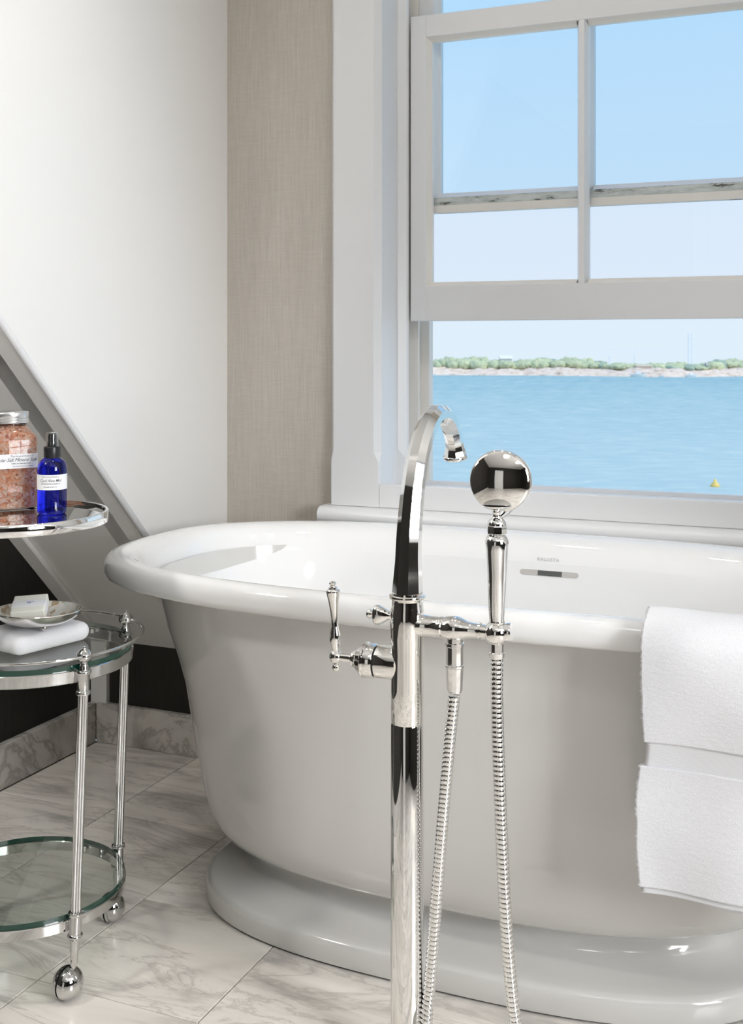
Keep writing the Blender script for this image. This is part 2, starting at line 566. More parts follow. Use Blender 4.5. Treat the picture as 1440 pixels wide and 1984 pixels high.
d = empty('door_1', (-0.55, YB, 0)); d['kind'] = 'structure'
obj('door_leaf', box((-0.40, 0.0, 0.005), (0.40, 0.035, 2.03), 0.003), 'door_white', d)
for z0, z1 in ((0.15, 0.95), (1.08, 1.90)):
    for x0, x1 in ((-0.32, -0.04), (0.04, 0.32)):
        obj('door_panel', box((x0, 0.035, z0), (x1, 0.044, z1), 0.004), 'door_white', d)
bm = bmesh.new()
box((-0.50, 0, 0), (-0.41, 0.03, 2.13), bm=bm); box((0.41, 0, 0), (0.50, 0.03, 2.13), bm=bm); box((-0.41, 0, 2.045), (0.41, 0.03, 2.13), bm=bm)
obj('door_casing', bm, 'trim_paint', d)
obj('door_knob', sphere((0.34, 0.075, 1.0), 0.027), 'brass', d, smooth=180)

w2 = empty('window_2', (XR, 0.15, WZ0)); w2['kind'] = 'structure'
for nm, lo, hi in (('casing', (-0.03, -0.70, -0.10), (-0.001, -0.60, 1.40)), ('casing', (-0.03, 0.60, -0.10), (-0.001, 0.70, 1.40)),
                   ('casing', (-0.03, -0.60, 1.30), (-0.001, 0.60, 1.40)), ('sill', (-0.06, -0.72, -0.04), (0.13, 0.72, -0.001)),
                   ('sash_rail', (0.05, -0.598, 0.0), (0.09, 0.598, 0.06)), ('sash_rail', (0.05, -0.598, 1.24), (0.09, 0.598, 1.298)),
                   ('sash_stile', (0.05, -0.598, 0.06), (0.09, -0.54, 1.24)), ('sash_stile', (0.05, 0.54, 0.06), (0.09, 0.598, 1.24)),
                   ('muntin', (0.055, -0.012, 0.06), (0.085, 0.012, 1.24)), ('meeting_rail', (0.055, -0.54, 0.62), (0.085, 0.54, 0.66))):
    obj(nm, box(lo, hi, 0.002, 1), 'trim_paint', w2)
obj('pane', box((0.067, -0.54, 0.06), (0.071, 0.54, 1.24)), 'window_glass', w2)

# baseboards: marble slabs
struct('baseboard_left', box((XL - 0.02, YB, 0.0), (XL, 2.504, 0.104), 0.003), 'marble_slab')
struct('baseboard_back', box((XL, 2.502, 0.0), (0.27, 2.5199, 0.104), 0.003), 'marble_slab')

# trims on the roof slope: edge board + bead along the dormer, board along the dark wall
def slope_board(name, x0, x1, y0, y1, th, mat='wall_paint'):
    n_ = Vector((0, -1, -1)).normalized() * th
    rr = []
    for y in (y0, y1):
        p = SL - y
        rr.append([Vector((x0, y, p)), Vector((x1, y, p)), Vector((x1, y, p)) + n_, Vector((x0, y, p)) + n_])
    bm = loft(rr)
    bmesh.ops.bevel(bm, geom=bm.edges[:], offset=0.002, segments=2, affect='EDGES')
    return struct(name, bm, mat, smooth=40)
slope_board('trim_1', CX0 - 0.048, CX0 - 0.002, 0.42, YW - 0.005, 0.010)
n_ = Vector((0, -1, -1)).normalized()
bm = sweep([Vector((CX0 + 0.003, y, SL - y)) + n_ * 0.006 for y in (0.42, 1.0, 1.8, YW - 0.01)], 0.0075, 14)
struct('trim_2', bm, 'trim_paint', smooth=180)
slope_board('trim_3', XL - 0.02, XL + 0.028, 0.42, YW - 0.012, 0.012)
struct('trim_4', box((XL - 0.02, YW - 0.014, 0.10), (XL + 0.030, YW + 0.002, 0.285), 0.002), 'wall_paint')

# ------------------------------------------------------------------ window_1
W = empty('window_1', (0, 0, 0)); W['kind'] = 'structure'
XM = -0.60
def mir(pts, flip):      # mirror a plan outline about the window's centre
    return [((2 * XM - x) if flip else x, y) for x, y in pts]
def casing(flip):
    sq = [(-1.173, 2.5195), (-1.173, 2.492), (-1.171, 2.490), (-1.050, 2.490), (-1.048, 2.492), (-1.048, 2.5195)]
    ch = [(-1.173, 2.5195), (-1.173, 2.500), (-1.165, 2.490), (-1.062, 2.490), (-1.048, 2.506), (-1.048, 2.5195)]
    rings = []
    for z, s in ((0.662, sq), (0.768, sq), (0.790, ch), (2.165, ch)):
        rings.append([Vector((x, y, z)) for x, y in mir(s, flip)])
    obj('casing', loft(rings), 'trim_paint', W)
casing(False); casing(True)
obj('head_casing', box((-1.19, 2.485, 2.165), (-0.01, 2.5195, 2.30), 0.004), 'trim_paint', W)
for f_ in (False, True):
    def P(*q): return [Vector((x, y, z)) for z in (0.700, 2.165) for x, y in mir(q, f_)]
    def prism(name, q, z0, z1, mat='trim_paint'):
        obj(name, loft([[Vector((x, y, z)) for x, y in mir(q, f_)] for z in (z0, z1)]), mat, W)
    # reveal behind the casing
    prism('jamb', [(-1.075, 2.506), (-1.0474, 2.506), (-1.0474, 2.76), (-1.075, 2.76)], 0.66, 2.168)
    # stop with a stopped chamfer
    sq = [(-1.0482, 2.600), (-1.024, 2.600), (-1.024, 2.602), (-1.024, 2.619), (-1.0482, 2.619)]
    ch = [(-1.0482, 2.600), (-1.044, 2.600), (-1.027, 2.612), (-1.024, 2.619), (-1.0482, 2.619)]
    obj('stop', loft([[Vector((x, y, z)) for x, y in mir(s, f_)] for z, s in ((0.70, sq), (0.768, sq), (0.790, ch), (2.165, ch))]), 'trim_paint', W)
    prism('parting_bead', [(-1.0482, 2.6572), (-1.014, 2.6572), (-1.014, 2.6632), (-1.0482, 2.6632)], 0.695, 2.165, 'trim_warm_lit')
    prism('blind_stop', [(-1.0482, 2.708), (-1.004, 2.708), (-1.004, 2.735), (-1.0482, 2.735)], 0.69, 2.165, 'trim_warm_lit')
    prism('track_strip', [(-1.0482, 2.664), (-1.026, 2.664), (-1.026, 2.7075), (-1.0482, 2.7075)], 0.69, 1.36, 'trim_warm_lit')
obj('head_jamb', box((-1.048, 2.506, 2.15), (-0.152, 2.76, 2.168)), 'trim_paint', W)
# sloping inner sill, rising outer rail, apron, stool and bed mould
def xprism(name, prof, x0, x1, mat='trim_paint', bev=0.0, smooth=None):
    bm = loft([[Vector((x, y, z)) for y, z in prof] for x in (x0, x1)])
    if bev: bmesh.ops.bevel(bm, geom=bm.edges[:], offset=bev, segments=2, affect='EDGES')
    return obj(name, bm, mat, W, smooth=smooth)
xprism('sill', [(2.492, 0.717), (2.492, 0.656), (2.80, 0.640), (2.80, 0.683)], -1.0478, -0.1522)
xprism('outer_rail', [(2.700, 0.660), (2.700, 0.704), (2.722, 0.704), (2.722, 0.660)], -1.0478, -0.1522, bev=0.001)
obj('apron_board', box((-1.0475, 2.489, 0.662), (-0.1525, 2.505, 0.716), 0.0015), 'trim_paint', W)
prof = [(2.519, 0.661)] + [(2.474 - 0.021 * math.sin(t), 0.6405 + 0.0205 * math.cos(t)) for t in [math.pi * k_ / 10 for k_ in range(11)]] + [(2.519, 0.620)]
xprism('stool', prof, -1.192, -0.008, smooth=35)
prof = [(2.519, 0.620), (2.483, 0.620), (2.487, 0.607), (2.499, 0.598), (2.503, 0.585), (2.519, 0.585)]
xprism('bed_mould', prof, -1.176, -0.024, smooth=35)

def sash(name, y0, y1, xl, xr, zb, zt, rail_b, rail_t, stile, munt, glass, mats, mould=0.010, mw=0.026):
    s = empty(name, (0, 0, 0), parent=W)
    gx0, gx1, gz0, gz1 = xl + stile, xr - stile, zb + rail_b, zt - rail_t
    a, b = mats
    g0 = (y0 + y1) / 2
    for x0, x1 in ((xl, gx0), (gx1, xr)):
        obj('stile', box((x0, y0, zb), (x1, y1, zt), 0.001, 1), 'trim_paint', s)
    obj('rail', box((gx0, y0 + 0.0003, zb), (gx1, y1, gz0), 0.001, 1), a, s)
    obj('rail', box((gx0, y0 + 0.0003, gz1), (gx1, y1, zt), 0.001, 1), a, s)
    xm = (gx0 + gx1) / 2
    obj('muntin', loft([[Vector((x, y, z)) for x, y in ((xm - 0.006, y0 + 0.002), (xm + 0.006, y0 + 0.002), (xm + mw / 2, g0), (xm + mw / 2, y1), (xm - mw / 2, y1), (xm - mw / 2, g0))] for z in (gz0, gz1)]), 'trim_paint', s)
    # sloped glazing mouldings round each light
    for x0, x1 in ((gx0, xm - mw / 2), (xm + mw / 2, gx1)):
        bm = bmesh.new()
        q = mould
        for (ax, az, bx, bz, dx, dz) in ((x0, gz0, x0, gz1, q, 0), (x1, gz0, x1, gz1, -q, 0), (x0, gz0, x1, gz0, 0, q), (x0, gz1, x1, gz1, 0, -q)):
            if abs(dx) and (ax == xm - mw / 2 or ax == xm + mw / 2): continue
            loft([[Vector((px, y0 + 0.003, pz)), Vector((px, y1 - 0.004, pz)), Vector((px + dx, y1 - 0.004, pz + dz)), Vector((px + dx, g0 - 0.001, pz + dz)), Vector((px + dx * 0.55, g0 - 0.006, pz + dz * 0.55))] for px, pz in ((ax, az), (bx, bz))], bm=bm)
        obj('glazing_bead', bm, b, s)
        obj('pane', box((x0, g0, gz0), (x1, g0 + 0.003, gz1)), glass, s)
    return s
sash('lower_sash', 2.6205, 2.655, -1.0195, -0.1805, 1.100, 1.840, 0.084, 0.053, 0.0395, 0, 'window_glass', ('trim_paint', 'trim_warm_lit'))
sash('upper_sash', 2.665, 2.705, -1.022, -0.178, 1.367, 2.148, 0.036, 0.055, 0.046, 0, 'window_glass_outer', ('outer_sash_paint', 'trim_paint'), 0.012, 0.030)
obj('lit_rail_edge', box((-1.020, 2.658, 1.364), (-0.180, 2.664, 1.383), 0.001, 1), 'trim_warm_lit', W)  # lit underside of the upper rail, drawn as a light strip

# ------------------------------------------------------------------ bathtub
TCX, TCY = -0.65, 2.056
tub = tag(empty('bathtub', (TCX, TCY, 0)), 'large white oval freestanding bathtub with rolled rim on a plinth', 'bathtub')
def oval(a, b, n, z, N=128):
    out = []
    for i in range(N):
        t = 2 * math.pi * i / N
        c_, s_ = math.cos(t), math.sin(t)
        out.append(Vector((a * math.copysign(abs(c_) ** (2 / n), c_), b * math.copysign(abs(s_) ** (2 / n), s_), z)))
    return out
def tub_loft(rows, caps=False):
    return loft([oval(*r) for r in rows], caps=caps)
A, B, NR = 0.753, 0.387, 2.85
ZT, LIP, RW = 0.641, 0.050, 0.070
# rolled rim: under the lip, round the outer edge, over the top and softly down into the basin
ro = [(0.052, 0.5945), (0.030, 0.592), (0.012, 0.5935), (0.0035, 0.599), (0.0, 0.609), (0.0, 0.620), (0.003, 0.6305), (0.010, 0.6375), (0.020, 0.641), (0.032, 0.6405), (0.044, 0.6365), (0.055, 0.629), (0.064, 0.618), (0.072, 0.603), (0.079, 0.585)]
obj('rim', tub_loft([(A - o2, B - o2, NR, z) for o2, z in ro]), 'tub_white', tub, smooth=180)
rows = [(A - 0.079, B - 0.079, NR, 0.5852), (A - 0.104, B - 0.085, 2.82, 0.56), (A - 0.165, B - 0.096, 2.75, 0.48),
        (A - 0.225, B - 0.108, 2.7, 0.38), (A - 0.275, B - 0.122, 2.65, 0.28), (A - 0.315, B - 0.142, 2.6, 0.21), (A - 0.355, B - 0.175, 2.5, 0.168), (A - 0.41, B - 0.23, 2.4, 0.150), (0.15, 0.06, 2.2, 0.146), (0.003, 0.002, 2, 0.146)]
obj('basin', tub_loft(rows, 'last'), 'tub_white', tub, smooth=180)
# outer skirt
prof = [(0.655, 0.340, 0.596), (0.650, 0.335, 0.572), (0.644, 0.331, 0.550), (0.630, 0.326, 0.50), (0.608, 0.321, 0.45), (0.591, 0.318, 0.40), (0.580, 0.316, 0.35), (0.570, 0.315, 0.30), (0.560, 0.312, 0.25),
        (0.549, 0.307, 0.20), (0.540, 0.300, 0.165), (0.529, 0.291, 0.140), (0.512, 0.277, 0.121), (0.488, 0.257, 0.108), (0.462, 0.236, 0.100), (0.444, 0.221, 0.094)]
obj('skirt', tub_loft([(a, b, 2.65, z) for a, b, z in prof]), 'tub_shaded', tub, smooth=180)
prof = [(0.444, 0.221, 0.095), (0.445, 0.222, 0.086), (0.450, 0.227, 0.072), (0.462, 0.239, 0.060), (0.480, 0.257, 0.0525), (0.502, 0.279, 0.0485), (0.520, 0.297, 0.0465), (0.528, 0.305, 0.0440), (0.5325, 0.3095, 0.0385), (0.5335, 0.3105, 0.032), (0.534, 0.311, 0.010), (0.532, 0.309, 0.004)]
obj('plinth', tub_loft([(a, b, 2.9, z) for a, b, z in prof]), 'tub_shaded', tub, smooth=180)
obj('foot_gasket', tub_loft([(0.522, 0.299, 2.9, 0.0045), (0.522, 0.299, 2.9, 0.0)]), 'dark_gap', tub)
# overflow slot on the far inner wall
def basin_y(z):            # inner surface at x = centre on the far side
    zs = [(0.618, B - 0.064), (0.603, B - 0.072), (0.585, B - 0.079), (0.56, B - 0.085), (0.48, B - 0.096), (0.38, B - 0.108)]
    for (z1, y1), (z0, y0) in zip(zs[:-1], zs[1:]):
        if z0 <= z <= z1: return y0 + (y1 - y0) * (z - z0) / (z1 - z0)
    return zs[0][1]
OX, OZ = 0.042, 0.5655
def on_basin(x, z, off=0.001): return Vector((x, basin_y(z) - off - 0.10 * (x) ** 4, z))
def capsule(name, x0, x1, h, off, mat, th=0.002, rnd=True):
    pts = []
    for k_ in range(9):
        t = math.pi / 2 - math.pi * k_ / 8
        pts.append((x1 - h + h * math.cos(t), h * math.sin(t)) if rnd else None)
    for k_ in range(9):
        t = math.pi * 1.5 - math.pi * k_ / 8
        pts.append((x0 + h + h * math.cos(t), h * math.sin(t)) if rnd else None)
    if not rnd: pts = [(x1, h), (x1, -h), (x0, -h), (x0, h)]
    r0 = [on_basin(OX + x, OZ + z, off) for x, z in pts]
    r1 = [on_basin(OX + x, OZ + z, off + th) for x, z in pts]
    return obj(name, loft([r0, r1]), mat, tub)
ov = capsule('overflow_slot', -0.062, 0.062, 0.0055, -0.0006, 'slot_grey')
ov['label'] = 'grey overflow slot with a dark middle'
capsule('overflow_opening', -0.024, 0.027, 0.0050, 0.0012, 'slot_dark', 0.0008, False)
me = text_mesh('KALLISTA', 0.0092, spacing=1.22)
place_flat(me, lambda x, y: on_basin(OX - 0.004 + x, 0.5925 + y, 0.0012))
lo = obj('lettering', me, 'etched_grey', tub); lo['label'] = 'faint grey maker lettering'

# ------------------------------------------------------------------ floor-standing tub filler
FX, FY = -0.603, 1.537
fa = tag(empty('tub_filler', (FX, FY, 0)), 'polished floor-standing bath tap with tall arched spout and lever handle', 'faucet')
SEG = 48
obj('floor_flange', lathe([(0.042, 0.0), (0.042, 0.004), (0.036, 0.010), (0.026, 0.013)], seg=SEG), 'chrome', fa, smooth=40)
obj('pole', lathe([(0.0240, 0.010), (0.0240, 0.500), (0.0232, 0.5025)], seg=SEG), 'chrome', fa, smooth=40)
obj('valve_body', lathe([(0.0232, 0.5025), (0.0240, 0.505), (0.0238, 0.55), (0.0236, 0.60), (0.0246, 0.625), (0.0252, 0.645), (0.0248, 0.660), (0.0230, 0.668), (0.0226, 0.678)], seg=SEG), 'nickel', fa, smooth=60)
obj('collar', lathe([(0.0226, 0.676), (0.0228, 0.6785), (0.0262, 0.680), (0.0268, 0.6818), (0.0262, 0.6838), (0.0230, 0.685), (0.0226, 0.688)], seg=SEG), 'nickel', fa, smooth=50)
# octagonal tapering spout curving away over the tub (local y)
cl = [(0, 0, 0.684), (0, 0.003, 0.72), (0, 0.006, 0.76), (0, 0.014, 0.805), (0, 0.028, 0.850), (0, 0.049, 0.888), (0, 0.078, 0.917), (0, 0.115, 0.934), (0, 0.155, 0.932), (0, 0.186, 0.913), (0, 0.203, 0.888), (0, 0.210, 0.864)]
pp = spline(cl, 60)
rad = []
for i in range(60):
    u = i / 59
    if u < 0.12: r_ = 0.0225 - 0.0035 * (u / 0.12)
    elif u < 0.9: r_ = 0.0190 - 0.0050 * ((u - 0.12) / 0.78) ** 0.8
    else: r_ = 0.0140 + 0.0050 * ((u - 0.9) / 0.1) ** 2
    rad.append(r_)
obj('spout', sweep(pp, rad, 8, phase=math.pi / 8, up=(1, 0, 0)), 'chrome', fa, smooth=32)
tdir = (pp[-1] - pp[-2]).normalized()
obj('spout_outlet', lathe([(0.0178, -0.003), (0.0195, -0.001), (0.0198, 0.002), (0.0188, 0.004), (0.0150, 0.0045), (0.0140, -0.002)], base=pp[-1], axis=tdir, seg=SEG), 'chrome', fa, smooth=50)
# left mixer valve on -x with the upright lever
ZV = 0.584
obj('mixer_barrel', lathe([(0.0225, 0.012), (0.0236, 0.020), (0.0240, 0.042), (0.0236, 0.0445)], base=(0, 0, ZV), axis=(-1, 0, 0), seg=SEG), 'nickel', fa, smooth=50)
obj('mixer_gap', lathe([(0.0215, 0.044), (0.0215, 0.048)], base=(0, 0, ZV), axis=(-1, 0, 0), seg=SEG), 'dark_gap', fa, smooth=50)
obj('mixer_cap', lathe([(0.0236, 0.0475), (0.0248, 0.0490), (0.0248, 0.0615), (0.0262, 0.0625), (0.0262, 0.0650), (0.0240, 0.0665), (0.0200, 0.0740), (0.0135, 0.0790), (0.0125, 0.0800), (0.0125, 0.0845), (0.0100, 0.0865), (0.0065, 0.0880), (0.0060, 0.1080)], base=(0, 0, ZV), axis=(-1, 0, 0), seg=SEG), 'nickel', fa, smooth=45)
lev = obj('lever_handle', lathe([(0.0050, 0.006), (0.0058, 0.012), (0.0075, 0.019), (0.0088, 0.026), (0.0080, 0.034), (0.0058, 0.042), (0.0052, 0.052), (0.0058, 0.066), (0.0078, 0.082), (0.0104, 0.0935), (0.0110, 0.0960), (0.0100, 0.0980), (0.0068, 0.0990), (0.0068, 0.1015), (0.0040, 0.1030), (0.0040, 0.1050), (0.0056, 0.1065), (0.0056, 0.1085), (0.0030, 0.1100), (0.0003, 0.1103)], base=(-0.112, 0, ZV), axis=(0, 0, 1), seg=32), 'nickel', fa, smooth=50)
lev.data.transform(Matrix.Translation((-0.112, 0, ZV)) @ Matrix.Rotation(R(-3), 4, 'Y') @ Matrix.Translation((0.112, 0, -ZV)))
obj('ball', sphere((-0.112, 0, ZV), 0.0105, 28), 'nickel', lev, smooth=180)
obj('finial', sphere((-0.1115, 0, ZV - 0.0155), 0.0066, 20), 'nickel', lev, smooth=180)
# diverter knob
ZK = 0.652
obj('diverter_knob', lathe([(0.0055, 0.022), (0.0055, 0.027), (0.0070, 0.029), (0.0105, 0.035), (0.0138, 0.042), (0.0142, 0.046), (0.0120, 0.050), (0.0050, 0.051), (0.0046, 0.054), (0.0066, 0.0565), (0.0070, 0.0590), (0.0048, 0.0625), (0.0005, 0.0635)], base=(0, 0, ZK), axis=(-1, 0, 0), seg=6 * 5, flute=lambda t, k: 1 + (0.10 * math.cos(3 * t) if 3 <= k <= 6 else 0)), 'nickel', fa, smooth=50)
# right arm with the two spherical bodies
ZA = 0.643
obj('side_arm', lathe([(0.0180, 0.018), (0.0150, 0.026), (0.0143, 0.036), (0.0143, 0.050), (0.0152, 0.0515), (0.0152, 0.0535), (0.0140, 0.0545), (0.0160, 0.060), (0.0174, 0.067), (0.0176, 0.0715), (0.0170, 0.077), (0.0145, 0.084), (0.0118, 0.090), (0.0104, 0.098), (0.0098, 0.106), (0.0116, 0.1075), (0.0116, 0.110), (0.0096, 0.1112), (0.0090, 0.120)], base=(0, 0, ZA), axis=(1, 0, 0), seg=SEG), 'nickel', fa, smooth=50)
AX = 0.0715
obj('hose_union', lathe([(0.0120, -0.012), (0.0120, -0.019), (0.0136, -0.020), (0.0136, -0.024), (0.0124, -0.025), (0.0124, -0.050), (0.0138, -0.051), (0.0138, -0.0535), (0.0126, -0.055), (0.0112, -0.086), (0.0098, -0.087), (0.0098, -0.089)][::-1], base=(AX, 0, ZA), axis=(0, 0, 1), seg=12), 'chrome', fa, smooth=25)
HX = 0.133
obj('cradle', sphere((HX, 0, ZA), 0.0180, 32, sc=(1, 1, 0.98)), 'nickel', fa, smooth=180)
obj('cradle_screw', lathe([(0.0120, 0.012), (0.0135, 0.0185), (0.0125, 0.0208), (0.0005, 0.0212)], base=(HX, 0, ZA), axis=(0.95, 0.1, 0.1), seg=24), 'chrome', fa, smooth=40)

# ------------------------------------------------------------------ hand shower resting in the cradle
hs = tag(empty('hand_shower', (FX + HX, FY, ZA)), 'polished hand shower with round head and ribbed hose standing in the tap cradle', 'hand shower')
obj('handle', lathe([(0.0108, 0.014), (0.0108, 0.022), (0.0116, 0.030), (0.0138, 0.080), (0.0157, 0.115), (0.0166, 0.123), (0.0162, 0.128), (0.0136, 0.134), (0.0100, 0.136)], seg=40), 'chrome', hs, smooth=45)
obj('grip_ring', lathe([(0.0100, 0.0125), (0.0112, 0.014), (0.0112, 0.017), (0.0100, 0.0185)], seg=32), 'nickel', hs, smooth=40)
obj('hex_collar', lathe([(0.0100, 0.134), (0.0132, 0.1365), (0.0142, 0.138), (0.0142, 0.147), (0.0132, 0.149), (0.0100, 0.1505)], seg=8), 'chrome', hs, smooth=25)
obj('neck', lathe([(0.0132, 0.1495), (0.0128, 0.153), (0.0100, 0.1570), (0.0068, 0.1595), (0.0060, 0.162), (0.0062, 0.1655), (0.0085, 0.1685), (0.0135, 0.1715), (0.0200, 0.1745), (0.0205, 0.1765)], seg=32), 'chrome', hs, smooth=60)
hc = Vector((0.003, 0.004, 0.2095))
to_cam = Vector((0, 0, 0)) - Vector((FX + HX, FY, 0))
to_cam.normalize()
side = Vector((to_cam.y, -to_cam.x, 0))
hax = (to_cam + side * 0.16 + Vector((0, 0, 0.06))).normalized()
Hr = 0.0415
prof = [(0.0320, -0.024), (0.0405, -0.021), (0.0432, -0.016), (0.0436, -0.010), (0.0430, -0.0040), (0.0422, -0.0015), (Hr, 0.0)]
for k_ in range(1, 13):
    q = Hr * (1 - k_ / 12.0)
    prof.append((max(q, 0.0003), 0.0085 * (1 - (q / Hr) ** 2)))
obj('head', lathe(prof, base=hc, axis=hax, seg=64), 'nickel', hs, smooth=50)
obj('spray_face', lathe([(0.0003, -0.0255), (0.0325, -0.0255), (0.0325, -0.0235)], base=hc, axis=hax, seg=48), 'chrome', hs, smooth=30)
obj('head_bracket', sweep([hc - hax * 0.012 + Vector((0, 0, -0.036)), hc - hax * 0.008 + Vector((0, 0, -0.043)), Vector((0.0, 0.0, 0.160))], [0.020, 0.012, 0.0065], 20), 'chrome', hs, smooth=60)
obj('hose_nut', lathe([(0.0098, -0.014), (0.0098, -0.026), (0.0112, -0.0275), (0.0106, -0.034), (0.0086, -0.036)][::-1], seg=12), 'chrome', hs, smooth=25)
# one corrugated hose from the cradle down to the floor and back up to the union (local coordinates)
ux = AX - HX
hp = [(0, 0, -0.034), (0.001, -0.002, -0.10), (0.006, -0.006, -0.22), (0.014, -0.010, -0.36), (0.024, -0.012, -0.48), (0.036, -0.012, -0.565), (0.050, -0.016, -0.612), (0.054, -0.045, -0.632), (0.030, -0.085, -0.634), (-0.020, -0.095, -0.634), (-0.066, -0.070, -0.633), (-0.085, -0.040, -0.628), (-0.098, -0.014, -0.600), (-0.102, -0.004, -0.555), (-0.098, 0.0, -0.50), (-0.090, 0.0, -0.40), (-0.080, 0.0, -0.28), (-0.070, 0.0, -0.17), (ux, 0, -0.088)]
path = spline(hp, 700)
L = 0.0
acc = [0.0]
for a_, b_ in zip(path[:-1], path[1:]):
    L += (b_ - a_).length; acc.append(L)
PITCH = 0.0066
nr = int(L / PITCH)
fine, frad = [], []
def at(s):
    i = int(np.searchsorted(acc, s)) - 1
    i = max(0, min(i, len(path) - 2))
    u = (s - acc[i]) / max(1e-9, acc[i + 1] - acc[i])
    return path[i].lerp(path[i + 1], u)
for k_ in range(nr):
    for fr_, rr_ in ((0.04, 0.0070), (0.14, 0.0086), (0.50, 0.0090), (0.84, 0.0086), (0.94, 0.0070)):
        fine.append(at((k_ + fr_) * PITCH)); frad.append(rr_)
obj('hose', sweep(fine, frad, 18), 'chrome', hs, smooth=50)['label'] = 'ribbed chrome hose'

# ------------------------------------------------------------------ bath towel over the rim
tw = tag(empty('bath_towel', (-0.29, 1.66, 0.30)), 'white terry bath towel with flat woven band draped over the tub rim', 'towel')
def towel_profile():
    """(y, z) path from inside the tub, over the rim, down the front"""
    pts = [(0.140, 0.235), (0.128, 0.285), (0.108, 0.332), (0.074, 0.3475), (0.040, 0.3520), (0.012, 0.344), (-0.006, 0.324), (-0.013, 0.300), (-0.014, 0.25), (-0.012, 0.18), (-0.012, 0.10), (-0.014, 0.04), (-0.016, -0.028)]
    return [Vector((0, y, z)) for y, z in pts]
def sheet(s0, s1, x0, x1, th, amp, ns, nx, seed, inset=0.0, drop=None):
    base = spline(towel_profile(), 400)
    ac = [0.0]
    for a_, b_ in zip(base[:-1], base[1:]): ac.append(ac[-1] + (b_ - a_).length)
    tot = ac[-1]
    front, back = [], []
    rnd = np.random.default_rng(seed)
    for i in range(ns):
        u = s0 + (s1 - s0) * i / (ns - 1)
        fr_, bk_ = [], []
        for j in range(nx):
            vj = j / (nx - 1)
            uu = u
            if drop: uu = u + drop * vj * max(0.0, (u - 0.5) * 2)
            s = min(uu, 1.05) * tot
            k2 = max(1, min(int(np.searchsorted(ac, s)), len(base) - 1))
            q = (s - ac[k2 - 1]) / (ac[k2] - ac[k2 - 1])
            p = base[k2 - 1].lerp(base[k2], q)
            tdir_ = (base[k2] - base[k2 - 1]).normalized()
            nrm = Vector((0, tdir_.z, -tdir_.y))
            x = x0 + (x1 - x0) * vj
            wob = 0.006 * noise.noise(Vector((0.0, u * 4.0, 1.3))) + 0.004 * noise.noise(Vector((5.0, u * 11.0, 1.3)))
            x += wob - 0.010 * max(0, u - 0.55)
            hang = max(0.0, u - 0.5)
            fold = 0.010 * hang * math.sin(x * 34.0 + 1.2 + u * 2.0) + 0.006 * noise.noise(Vector((x * 9, u * 5, seed)))
            fz = amp * float(rnd.normal())
            fr_.append(p + nrm * (th / 2 - inset + fold + fz) + Vector((x + (amp * 8 * float(rnd.normal()) if j in (0, nx - 1) else 0), 0, 0)))
            bk_.append(p + nrm * (-th / 2 + inset + fold) + Vector((x, 0, 0)))
        front.append(fr_); back.append(bk_)
    rings = [f_ + b_[::-1] for f_, b_ in zip(front, back)]
    return loft(rings)
U1, U2 = 0.638, 0.698
obj('terry', sheet(0.0, U1, 0.0, 0.40, 0.014, 0.00012, 230, 130, 3), 'terry', tw, smooth=180)
b_ = obj('border_band', sheet(U1 - 0.004, U2 + 0.004, 0.004, 0.398, 0.008, 0.0, 24, 60, 3), 'terry_band', tw, smooth=180)
b_['label'] = 'flat woven border band'
obj('lower_terry', sheet(U2, 0.985, -0.003, 0.40, 0.014, 0.00012, 90, 130, 3), 'terry', tw, smooth=180)
obj('hem', sheet(0.982, 1.0, 0.0, 0.398, 0.007, 0.0, 8, 60, 3), 'terry_band', tw, smooth=180)
bk = obj('back_layer', sheet(0.66, 1.0, 0.012, 0.40, 0.010, 0.0001, 70, 90, 3, drop=0.05), 'terry', tw, smooth=180)
bk.location = (0, 0.0128, 0.0)

# ------------------------------------------------------------------ serving cart
CC = Vector((-1.320, 1.578, 0))
SHX, SHY = 0.031, 0.013            # the old cart leans a little
cart = tag(empty('serving_cart', CC), 'round three-tier chrome serving cart with glass shelves and ball casters', 'cart')
def lean(z): return Vector(((z - 0.12) * SHX, (z - 0.12) * SHY, 0))
def shear(bm):
    for v in bm.verts: v.co += lean(v.co.z)
    return bm
def ring_band(Ro, th, z0, z1, seg=96, b=0.0012):
    pr = [(Ro - th, z0 + b), (Ro - th + b, z0), (Ro - b, z0), (Ro, z0 + b), (Ro, z1 - b), (Ro - b, z1), (Ro - th + b, z1), (Ro - th, z1 - b), (Ro - th, z0 + b)]
    rr = []
    for r_, z in pr:
        rr.append([Vector((r_ * math.cos(2 * math.pi * i / seg), r_ * math.sin(2 * math.pi * i / seg), z)) for i in range(seg)])
    return loft(rr, caps=False)
def disc(Ro, z0, z1, seg=96):
    """glass disc: faces with slot 0, the edge with slot 1"""
    bm = loft([[Vector((Ro * math.cos(2 * math.pi * i / seg), Ro * math.sin(2 * math.pi * i / seg), z)) for i in range(seg)] for z in (z0, z1)])
    bm.faces.ensure_lookup_table()
    for f in bm.faces:
        if len(f.verts) == 4 and seg > 4: f.material_index = 1
    return bm
RL = 0.1775
ANG = [R(-24.3), R(64.5), R(155.7), R(244.5)]
